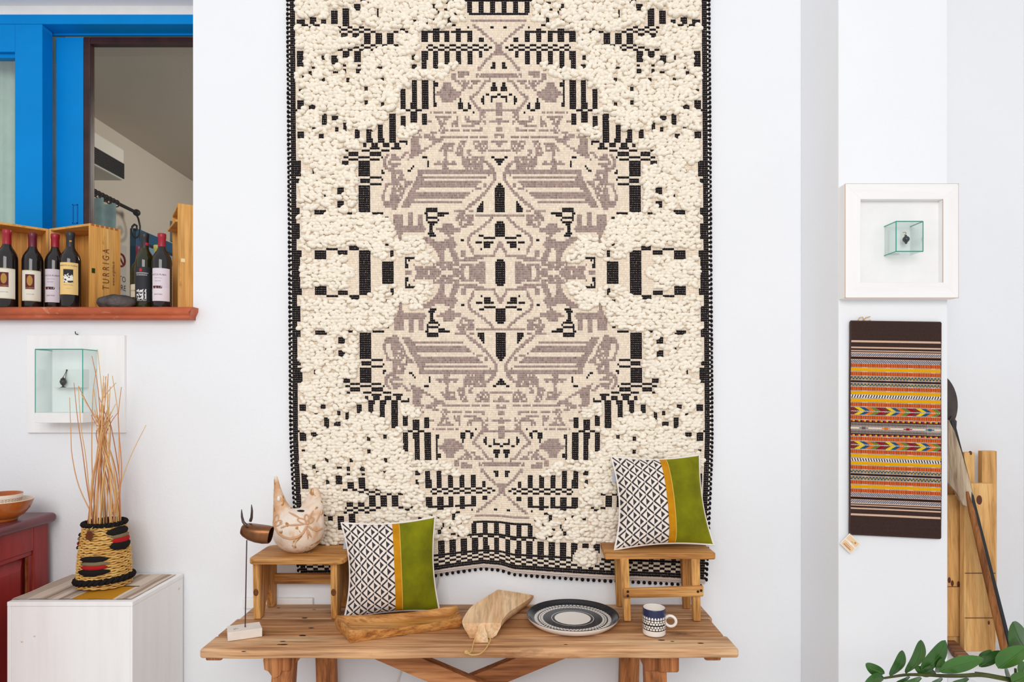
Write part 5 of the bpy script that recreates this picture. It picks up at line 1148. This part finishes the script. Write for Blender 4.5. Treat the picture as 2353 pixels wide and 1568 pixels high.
# ------------------------------------------------------------------ glass display on the left wall
yb = D; yf = yb-.0146
dl = thing('display_case', 'white wall board with a tall glass case holding a dark pendant', 'display case', (-1.8, 2.56, EYE-.2))
p0, p1 = W(61, 995, yf), W(286, 771, yf)
MB().box((p0.x, yf, p0.z), (p1.x, yb+.002, p1.z), .0012).build('board', M['white_paint_worn'], dl)
def case(root, x0, x1, y0_, y1_, z0, z1, t, bottom=True):
    gm = M['case_glass']; e_ = .0032
    MB().box((x0, y0_, z0), (x0+t, y1_, z1)).build('pane', gm, root); MB().box((x1-t, y0_, z0), (x1, y1_, z1)).build('pane', gm, root)
    MB().box((x0+t, y0_, z0), (x1-t, y0_+t, z1)).build('pane', gm, root); MB().box((x0+t, y0_+t, z1-t), (x1-t, y1_, z1)).build('pane', gm, root)
    if bottom: MB().box((x0+t, y0_+t, z0), (x1-t, y1_, z0+t)).build('pane', gm, root)
    E_ = MB()
    def bar(a, b2_): E_.tube([Vector(a), Vector(b2_)], e_*.62, 4)
    for x in (x0, x1): bar((x, y0_, z0), (x, y0_, z1)); bar((x, y0_, z1), (x, y1_, z1))
    bar((x0, y0_, z1), (x1, y0_, z1))
    if bottom: bar((x0, y0_, z0), (x1, y0_, z0)); bar((x0, y0_, z0), (x0, y1_, z0))
    E_.build('glass_edges', M['glass_edge'], root)
yc = yf-.0897; q0, q1 = W(81, 949, yc), W(190, 803, yc)
case(dl, q0.x, q1.x, yc, yf+.001, q0.z, q1.z, .003, False)
MB().box((q0.x-.001, yc-.001, q0.z-.040), (q1.x+.001, yf+.001, q0.z), .0015).build('case_base', M['white_paint'], dl)
i0, i1 = W(128, 891, yf-.02), W(197, 849, yf-.02)
MB().box((i0.x, yf-.035, i0.z), (i1.x, yf+.001, i1.z), .001).build('inner_block', M['white_paint'], dl)
pend = plain('tarnished_silver', (74, 66, 62), .45, .5, .7)
yp = yf-.05; pc2 = W(145, 878, yp)
pn = thing('pendant', 'tiny dark urn pendant on a chain inside the tall glass case', 'pendant', tuple(pc2-Vector((0, 0, .022))))
MB().lathe([(0, -.0225), (.009, -.0225), (.009, -.021), (.003, -.018), (.0035, -.015), (.008, -.010), (.0115, -.002), (.0115, .004), (.008, .009), (.010, .011), (.006, .014), (.002, .018), (0, .019)], pc2, 20).build('urn', pend, pn, smooth=True, angle=50)
tp = pc2+Vector((.006, .012, .047))
MB().tube([pc2+Vector((-.009, 0, .007)), pc2.lerp(tp, .6)+Vector((-.003, 0, 0)), tp], .0011, 5).tube([pc2+Vector((.009, 0, .007)), tp], .0011, 5).build('chain', pend, pn, smooth=True)
MB().ball(tp, (.003, .003, .004), 8, 6).tube([tp, Vector((tp.x, yf-.034, tp.z))], .0012, 5).build('hook', pend, pn, smooth=True)
nk = W(178, 767, 2.597); MB().tube([nk+Vector((0, .01, -.004)), nk+Vector((0, -.012, -.002)), nk+Vector((0, -.013, .008))], .002, 6).build('wall_hook', plain('hook_iron', (58, 50, 48), .5), dl, smooth=True)

# ------------------------------------------------------------------ framed glass cube on the pillar
yP = 2.30; yF = 2.255
fx0, fx1, fz1, fz0 = (1942-CX)*yF/F, (2203-CX)*yF/F, EYE-(422-HY)*yF/F, EYE-(685-HY)*yF/F
df = thing('framed_display', 'square white wooden frame with a small glass cube on the pillar', 'display frame', ((fx0+fx1)/2, 2.28, fz0))
bw = .056
fw_h = painted('frame_white_paint', 'X')
def mitre(a, b2_, c, d_, nm, mt): MB().prism([a, b2_, c, d_], (0, yF, 0), (1, 0, 0), (0, 0, 1), (0, 1, 0), yP-yF+.001, .0012, 1).build(nm, mt, df)
mitre((fx0, fz1), (fx1, fz1), (fx1-bw, fz1-bw), (fx0+bw, fz1-bw), 'frame_rail', fw_h); mitre((fx0, fz0), (fx0+bw, fz0+bw), (fx1-bw, fz0+bw), (fx1, fz0), 'frame_rail', fw_h)
mitre((fx0, fz0), (fx0, fz1), (fx0+bw, fz1-bw), (fx0+bw, fz0+bw), 'frame_stile', M['white_paint_worn']); mitre((fx1, fz0), (fx1-bw, fz0+bw), (fx1-bw, fz1-bw), (fx1, fz1), 'frame_stile', M['white_paint_worn'])
MB().box((fx0+bw-.004, 2.280, fz0+bw-.004), (fx1-bw+.004, 2.299, fz1-bw+.004)).build('back_panel', M['white_paint'], df)
wr = plain('worn_raw_wood_edge', (206, 168, 142), .7); we = MB()
for (x0, z0, x1, z1) in ((fx0, fz0+.0, fx1, fz0+.0014), (fx1-.0012, fz0, fx1, fz1), (fx0+.003, fz1-.001, fx1, fz1), (fx1-bw-.001, fz0+bw, fx1-bw+.0006, fz1-bw), (fx0, fz0, fx0+.0012, fz1)): we.box((x0, yF-.0004, z0), (x1, yF+.0015, z1))
we.build('worn_edge', wr, df)
yg = 2.21; g0, g1 = W(2059, 578, yg), W(2121, 509, yg)
case(df, g0.x, g1.x, yg, 2.281, g0.z, g1.z, .0025, True)
MB().box((g0.x+.012, 2.268, g0.z+.006), (g0.x+.050, 2.281, g1.z-.016), .0008).build('inner_block', M['white_paint'], df)
bcn = W(2082, 550, 2.252); bp = thing('pendant', 'small black bead pendant with gold hook inside the glass cube', 'pendant', tuple(bcn-Vector((0, 0, .016))))
MB().ball(bcn, .0115, 20, 14).build('bead', plain('black_bead', (40, 42, 48), .15, .6), bp, smooth=True); MB().ball(bcn-Vector((0, 0, .012)), (.0045, .0045, .005), 10, 8).build('tip', pend, bp, smooth=True)
MB().ball(bcn+Vector((-.001, 0, .012)), (.004, .004, .004), 10, 8).build('cap', pend, bp, smooth=True)
gd = plain('gold_wire', (190, 150, 70), .35, .5, .9); MB().tube([bcn+Vector((-.006, 0, .015)), bcn+Vector((0, 0, .020)), bcn+Vector((.001, .004, .026)), bcn+Vector((-.001, .016, .028))], .0013, 5).build('hook', gd, bp, smooth=True)

# ------------------------------------------------------------------ striped rug on the pillar
rows_ = []          # (pixel top, kind); the bands from the upper edge to the middle, zoom scale 5.228
Bd = [(210, 'br'), (435, 'cr'), (460, 'br'), (510, 'cr'), (528, 'br'), (552, 'cr'), (565, 'br'), (578, 'cr'), (588, 'd1'), (622, 'cr'), (630, 'dk'), (655, 'cr'), (665, 'd2'), (705, 'th'), (712, 'ro'), (750, 'th'), (765, 'ye'), (800, 'th'), (812, 'ro'), (855, 'th'), (865, 'bo'), (900, 'th'), (910, 'dk'), (935, 'th'), (945, 'bo'), (978, 'th'), (988, 'ro'), (1030, 'th'), (1040, 'ye'), (1075, 'th'), (1085, 'bw'), (1120, 'th'), (1130, 'ye'), (1165, 'th'), (1178, 'ro'), (1215, 'th'), (1230, 'lf'), (1268, 'tw'), (1280, 'lg'), (1315, 'th'), (1328, 'ro'), (1370, 'th'), (1380, 'ry'), (1402, 'dk'), (1410, 'gr'), (1464, 'dm')]
starts = np.array([b2_[0] for b2_ in Bd]); kinds = [b2_[1] for b2_ in Bd]
NX, NY = 380, 430; colr = np.zeros((NY, NX, 3)); yv = 210+(1477-210)*2*(np.arange(NY)+.5)/NY; xv = (np.arange(NX)+.5)/NX*1075
pal2 = {'br': (66, 50, 46), 'cr': (222, 184, 160), 'dk': (54, 34, 32), 'ye': (236, 172, 12)}
leaf = [(120, 60, 50), (236, 200, 30), (40, 84, 120), (232, 112, 30), (110, 130, 50), (150, 26, 44)]
rs = np.random.RandomState(3)
for j in range(NY):
    y = yv[j]; mir = y > 1477; y = 2*1477-y if mir else y
    k = min(len(kinds)-1, int(np.searchsorted(starts, y, 'right'))-1); kd = kinds[k]; f_ = (y-starts[k])/((starts[k+1] if k+1 < len(starts) else 1490)-starts[k])
    for i in range(NX):
        x = xv[i]; c = pal2.get(kd)
        if kd == 'br': c = tuple(np.array(c)*(1+.22*(rs.rand()-.4)))
        elif kd == 'th': c = (226, 206, 196) if (x % 14) < 9 else (70, 46, 42)
        elif kd in ('d1', 'd2'): q = (x+(1 if (kd == 'd1') != mir else -1)*y*1.2) % 26; c = (214, 208, 206) if q < 11 else ((72, 62, 68) if q < 20 else (74, 84, 120))
        elif kd == 'ro': q = x % 21; c = (192, 60, 34) if q < 10 else ((230, 136, 62) if q < 18 else (110, 44, 32))
        elif kd == 'bo': q = (x+(20 if f_ > .5 else 0)) % 40; c = (40, 92, 108) if q < 22 else (196, 152, 84)
        elif kd == 'bw': q = (x+f_*14) % 32; c = (236, 230, 226) if q < 18 else (60, 44, 44)
        elif kd in ('lf', 'lg'): q = ((x+20+(f_ if kd == 'lf' else 1-f_)*-62)/61.5); c = leaf[int(math.floor(q)) % 6]
        elif kd == 'tw': c = (232, 224, 216) if ((x+f_*12) % 20) < 12 else (90, 50, 50)
        elif kd == 'ry': q = x % 66; c = (190, 40, 34) if q < 24 else ((232, 170, 30) if q < 48 else (60, 40, 40))
        elif kd == 'gr': c = (70, 54, 54) if (x % 17) < 8 or (f_*4 % 1) < .30 else (212, 196, 184)
        elif kd == 'dm':
            q = (x-20) % 265; n3 = int((x-20)//265); d_ = (abs(q-132)/66)**1.4+abs(y-1477)/11
            c = ((98, 84, 92), (226, 118, 34), (160, 30, 44), (40, 92, 130))[n3 % 4] if d_ < 1 and x > 20 else (230, 212, 196)
        colr[j, i] = LIN[np.clip(np.array(c), 0, 255).astype(int)]
rc4 = [W(1955, 739, 2.29), W(2161, 742, 2.29), W(2160, 1237, 2.29), W(1953, 1227, 2.29)]
rg = thing('striped_rug', 'narrow woven rug with orange yellow and brown stripes on the pillar', 'rug', tuple((rc4[2]+rc4[3])/2))
def rugp(u, v_, off=0):
    p = (rc4[0]*(1-u)+rc4[1]*u)*(1-v_)+(rc4[3]*(1-u)+rc4[2]*u)*v_; wv = .0035*math.sin(u*7+v_*5)*(1-abs(2*v_-1)**3)+.0008*math.sin(v_*300); return Vector((p.x, 2.2865+wv*.5+off, p.z))
g1_ = MB().grid(lambda u, v_: rugp(u, v_), NX, NY)
me_cols = [colr[j, i] for j in range(NY) for i in range(NX)]
g1_.build('front_weave', vcol('rug_weave', .95, .05, .35, 500, .22, 350), rg, smooth=True, angle=180, cols=me_cols, fix=False)
bkm = plain('rug_edge', (70, 50, 48), .95)
ed = MB()
for pts in ([rugp(0, v_, .004) for v_ in np.linspace(0, 1, 40)], [rugp(1, v_, .004) for v_ in np.linspace(0, 1, 40)], [rugp(u, 0, .004) for u in np.linspace(0, 1, 20)], [rugp(u, 1, .004) for u in np.linspace(0, 1, 20)]): ed.tube(pts, .004, 6)
ed.grid(lambda u, v_: rugp(1-u, v_, .008), 10, 20); ed.build('edge_binding', bkm, rg, smooth=True)
th = MB()
for pts in ([(1971, 739), (1975, 730), (1982, 729), (1986, 738)], [(1983, 736), (1990, 730), (2000, 728)], [(1984, 736), (1992, 738), (2001, 736)]): th.tube([W(x, y, 2.29) for x, y in pts], .0014, 5)
th.build('loose_thread', plain('ochre_thread', (196, 150, 80), .9), rg, smooth=True)
tgc = W(1954, 1250, 2.285); ex_ = Vector((.72, 0, -.70)).normalized(); ey_ = Vector((.70, 0, .72)).normalized(); nn = Vector((0, -1, 0))
tag_ = thing('paper_tag', 'small square paper price tag hanging from the corner of the rug', 'tag', tuple(tgc-Vector((0, 0, .035))))
MB().prism([(-.0275, -.0255), (.0275, -.0255), (.0275, .0255), (-.0275, .0255)], tgc+Vector((0, .002, 0)), ex_, ey_, nn, .0012).build('card', plain('tag_card', (240, 230, 222), .7), tag_)
tm = MB()
for (x0, z0, x1, z1) in ((-.024, -.022, .024, -.002), (-.024, .004, .024, .022)): tm.prism([(x0, z0), (x1, z0), (x1, z1), (x0, z1)], tgc+Vector((0, .0008, 0)), ex_, ey_, nn, .0005)
tm.build('printed_field', plain('tag_print', (236, 202, 160), .7), tag_)
MB().prism([(-.022, .001), (0, .0042), (.022, .001), (0, -.0022)], tgc+Vector((0, .0002, 0)), ex_, ey_, nn, .0004).build('white_spindle', plain('tag_white', (246, 242, 238), .7), tag_)
tl_ = MB()
for (x0, z0, x1, z1) in ((-.018, -.018, .016, -.0145), (-.016, -.011, .010, -.0095), (.008, .011, .014, .017), (-.004, .008, .006, .0092)): tl_.prism([(x0, z0), (x1, z0), (x1, z1), (x0, z1)], tgc, ex_, ey_, nn, .0004)
tl_.build('print_mark', plain('tag_ink', (190, 130, 90), .7), tag_)
MB().tube([tgc+Vector((0, 0, .034)), Vector((rc4[3].x+.004, 2.286, rc4[3].z))], .0008, 5).build('string', plain('tag_string', (150, 110, 80), .9), tag_)

# ------------------------------------------------------------------ leaning planks and peels
LZ = .603
plw = [wood('plank_pine', [(200, 142, 80), (230, 180, 114), (242, 200, 138)], 'Z', 12, 11, .6, .12, (140, 80, 44), .2, k, grain=.5) for k in range(3)]
def plank(label, x0, x1, yb_, topy, t=.024, botz=LZ, lean=.045, k=0, name='pine_plank', extra=None):
    pts = [W(x0, 1200, yb_), W(x1, 1200, yb_)]; xa, xb = pts[0].x, pts[1].x; kt = 1+lean/yb_; zt2 = EYE-(topy-HY)*(yb_+lean)/F
    root = thing(name, label, 'plank', ((xa+xb)/2, yb_, botz), 'pine planks leaning in the niche')
    MB().hexa([(xa, yb_, botz), (xb, yb_, botz), (xb, yb_+t, botz), (xa, yb_+t, botz), (xa*kt, yb_+lean, zt2), (xb*kt, yb_+lean, zt2), (xb*kt, yb_+lean+t, zt2), (xa*kt, yb_+lean+t, zt2)], .002).build('board', plw[k], root)
    def at(px_, py_):
        z = EYE-(py_-HY)*(yb_+lean*.5)/F; y = yb_+lean*(z-botz)/(zt2-botz); return Vector(((px_-CX)*y/F, y-.0006, z))
    return root, at
root, at = plank('tallest pine plank standing half hidden behind the pillar edge', 2150, 2196, 2.49, 962, k=1)
root, at = plank('pine plank with dark knots standing next to the pillar', 2172, 2214, 2.440, 1140, k=0, botz=LZ+.04)
knm = plain('dark_knot', (96, 48, 30), .6)
for x, y in ((2188, 1340), (2202, 1342), (2181, 1333)): MB().ball(at(x, y), (.006, .002, .012), 10, 6).build('knot', knm, root, smooth=True)
MB().box((at(2174, 1348).x, at(2174, 1348).y-.001, at(2174, 1348).z), (at(2213, 1348).x, at(2213, 1348).y+.004, at(2174, 1348).z+.002)).build('joint', knm, root)
# the raised plank rests on a short offcut
a = W(2172, 1455, 2.44); MB_ = MB().box((a.x, 2.45, LZ), (W(2216, 1455, 2.44).x, 2.49, LZ+.0405), .002)
props(MB_.build('wood_offcut', plw[1]), 'short pine offcut under the knotted plank', 'offcut')
root, at = plank('narrow pine plank with broken knotty top', 2216, 2240, 2.452, 1040, k=2)
MB().ball(at(2231, 1044)+Vector((0, .004, 0)), (.007, .005, .010), 10, 8).build('knot', knm, root, smooth=True)
root, at = plank('wide pine plank with two saw lines across its face', 2216, 2288, 2.398, 1112, k=0, t=.026, lean=.05)
for y in (1318, 1418): p = at(2217, y); q = at(2287, y); MB().box((p.x, p.y-.0012, p.z), (q.x, p.y+.004, p.z+.0022)).build('saw_line', knm, root)
MB().ball(at(2250, 1152), (.011, .002, .019), 12, 8).build('knot', knm, root, smooth=True); MB().ball(at(2272, 1428), (.004, .002, .008), 10, 6).build('knot', knm, root, smooth=True)
root, at = plank('pine plank rising behind the sawn wide plank', 2257, 2291, 2.485, 1037, k=1)
# peels
mtl = plain('dark_peel_metal', (86, 76, 72), .5, .4, .5, c2=(60, 52, 52), vscale=12, bmp=.15, bscale=60); hd_m = plain('dark_iron_handle', (50, 52, 54), .5, .4, .5)
pe = thing('oven_peel', 'dark round metal oven peel leaning behind the pillar', 'oven peel', tuple(W(2320, 1480, 2.33)))
yy = 2.44
top_ = W(2187, 968, yy); bot = Vector((W(2327, 1488, 2.325).x, 2.325, LZ))
MB().tube([bot, bot.lerp(top_, .5), top_], .0095, 10).build('handle', hd_m, pe, smooth=True)
cen_ = W(2152, 925, yy+.01); circ = []
exx = Vector((1, 0, 0)); ezz = Vector((0, .10, 1)).normalized()
outl = [(math.cos(t)*.083, math.sin(t)*.118) for t in np.linspace(0, 2*PI, 40)[:-1]]
MB().prism(outl, cen_, exx, ezz, (0, 1, 0), .004, .001, 1).build('blade', mtl, pe)
MB().prism([(-.012, -.05), (.010, -.06), (.018, 0), (0, .02), (-.014, .0)], top_+Vector((0, -.004, .0)), exx, ezz, (0, 1, 0), .012, .002).build('socket', mtl, pe)
pwm = wood('peel_grey_wood', [(146, 126, 104), (182, 160, 136), (206, 186, 162)], 'Z', 14, 7, .7, .1, (80, 60, 44), .3, 2); pwh = wood('peel_handle_wood', [(104, 60, 28), (152, 96, 50), (176, 120, 70)], 'Z', 18, 7, .6, .2, bmp=.3)
pp = thing('bread_peel', 'old grey wooden bread peel with brown handle beside the planks', 'bread peel', tuple(W(2312, 1480, 2.30)))
yq = 2.40; bl = [(2150, 955), (2186, 966), (2198, 992), (2212, 1040), (2228, 1105), (2238, 1152), (2226, 1168), (2210, 1160), (2196, 1132), (2176, 1108), (2150, 1085)]
o_ = W(2150, 1085, yq); MB().prism([((W(x, y, yq)-o_).x, (W(x, y, yq)-o_).z) for x, y in bl], o_, (1, 0, 0), Vector((0, .06, 1)).normalized(), (0, 1, 0), .012, .002).build('blade', pwm, pp)
hp0 = W(2222, 1130, yq-.004); hp1 = Vector((W(2316, 1492, 2.285).x, 2.285, LZ)); MB().tube([hp0, hp0.lerp(hp1, .12), hp0.lerp(hp1, .5), hp1], [.005, .011, .0125, .0135], 10).build('handle', pwh, pp, smooth=True)
# curved timber on the ledge
ct = [(1130, 1030), (1180, 1070), (1250, 1140), (1320, 1210), (1380, 1275), (1215, 1275), (1165, 1205), (1135, 1140)]
zc = LZ+.001
cp_ = [onz(1940+x/4.78, 1240+y/4.78, LZ+.022) for x, y in ((1060, 1000), (1130, 1030), (1250, 1140), (1380, 1275), (1250, 1275), (1180, 1215), (1130, 1130), (1060, 1100))]
props(MB().prism([(p.x, p.y) for p in cp_], (0, 0, LZ), (1, 0, 0), (0, 1, 0), (0, 0, 1), .022, .003).build('curved_timber', wood('weathered_timber', [(110, 76, 56), (150, 108, 82), (172, 132, 104)], 'X', 18, 6, .65, .1, bmp=.3)), 'weathered curved timber lying on the ledge by the planks', 'timber')

# ------------------------------------------------------------------ plant
lfm = plain('glossy_leaf', (58, 100, 40), .3, .5, c2=(40, 80, 34), vscale=10); lfl = plain('young_leaf', (70, 118, 44), .3, .5, c2=(52, 98, 38), vscale=10); stm = plain('plant_stem', (84, 92, 44), .5, .3, c2=(62, 60, 36), vscale=20); vein = plain('leaf_midrib', (92, 130, 66), .4)
dpl = 1.72
def lp_(x, y, dd=0): return W(1940+x/4.78, 1240+y/4.78, dpl+dd)
plant = thing('potted_plant', 'glossy green leafy plant arching in front of the ledge', 'plant', (1.78, dpl, 0))
potm = plain('clay_pot', (176, 104, 70), .8, .2, var=.15)
pz = .02
MB().lathe([(0, 0), (.13, 0), (.17, .30), (.185, .30), (.185, .34), (.165, .34), (.155, .30), (0, .29)], (1.78, dpl, 0), 40).build('pot', potm, plant, smooth=True, angle=45)
stems = [[(440, 1525), (560, 1505), (700, 1487), (900, 1490), (1100, 1500), (1300, 1498), (1500, 1490), (1700, 1520), (1860, 1560), (2100, 1680), (2400, 2000), (2600, 2500)],
         [(1880, 1420), (1890, 1500), (1930, 1580), (2050, 1800), (2300, 2200), (2550, 2700)], [(1440, 1465), (1600, 1490), (1800, 1540), (2000, 1640), (2300, 2000), (2560, 2500)]]
for k, pts in enumerate(stems):
    P_ = [lp_(x, y, .01*k) for x, y in pts]+[Vector((1.70+.03*k, dpl, .28))]
    out = []
    for j in range(len(P_)-1):
        p0_, p1_, p2_, p3_ = P_[max(j-1, 0)], P_[j], P_[j+1], P_[min(j+2, len(P_)-1)]
        for t in (0, .25, .5, .75): out.append(.5*((2*p1_)+(p2_-p0_)*t+(2*p0_-5*p1_+4*p2_-p3_)*t*t+(3*p1_-p0_-3*p2_+p3_)*t**3))
    out.append(P_[-1]); n_ = len(out); MB().tube(out, [.003+.006*(i/n_) for i in range(n_)], 8).build('stem', stm, plant, smooth=True)
LV = [((445, 1475), (235, 1365), 120, 0, .25), ((505, 1505), (637, 1218), 130, 0, -.35), ((675, 1475), (842, 1103), 150, 0, -.4), ((850, 1440), (1112, 1108), 190, 0, -.4), ((1040, 1455), (1535, 1310), 185, 0, .15), ((1040, 1465), (1060, 1310), 130, .03, 0), ((1480, 1400), (1760, 1235), 150, .03, .2),
      ((1690, 1420), (2010, 1180), 250, -.02, .2), ((2000, 1200), (1850, 905), 230, -.01, .3), ((1480, 1300), (1617, 1218), 75, .03, .1), ((440, 1530), (215, 1600), 130, 0, -.4), ((850, 1525), (640, 1590), 110, 0, .2), ((1010, 1475), (770, 1400), 110, .02, .3), ((1370, 1535), (1170, 1585), 90, 0, .2),
      ((1760, 1420), (1840, 1540), 150, .03, .2), ((1985, 1350), (1930, 1500), 140, -.01, .1), ((840, 1480), (960, 1390), 120, .02, -.2), ((720, 1510), (560, 1580), 70, 0, .1), ((1830, 1290), (1990, 1050), 200, .04, 0), ((1850, 1570), (2080, 1480), 180, -.03, .2), ((1080, 1530), (930, 1600), 90, 0, .1)]
for k, (b0, t0, wd, dd, curl) in enumerate(LV):
    Bp, Tp = lp_(*b0, dd), lp_(*t0, dd-.02-.02*(k % 3)); ax_ = Tp-Bp; L_ = ax_.length; au = ax_.normalized(); sdv = Vector((0, -1, 0)).cross(au).normalized(); nv2 = au.cross(sdv); nv2 = nv2 if nv2.y < 0 else -nv2
    wm = wd/4.78*dpl/F*.5
    def lfn(u, v_, off=0):
        t = v_; s = 2*u-1; w2 = wm*(math.sin(PI*t**.95)**.62 if 0 < t < 1 else 0); c = Bp+ax_*t+sdv*(curl*L_*.35*math.sin(PI*t)*.6)
        return c+sdv*s*w2+nv2*(-.22*abs(s)*w2+.10*L_*math.sin(PI*t)*.5+off+.0003*math.sin(t*9+s*3))
    lf_ = MB().grid(lambda u, v_: lfn(u, v_), 8, 18).build('leaf', lfl if k in (4, 7, 11, 19) else lfm, plant, smooth=True, angle=180, fix=False)
    MB().tube([lfn(.5, t, .0006) for t in np.linspace(.02, .96, 14)], [.0006*(1-t*.6) for t in np.linspace(0, 1, 14)], 4).build('midrib', vein, lf_, smooth=True)
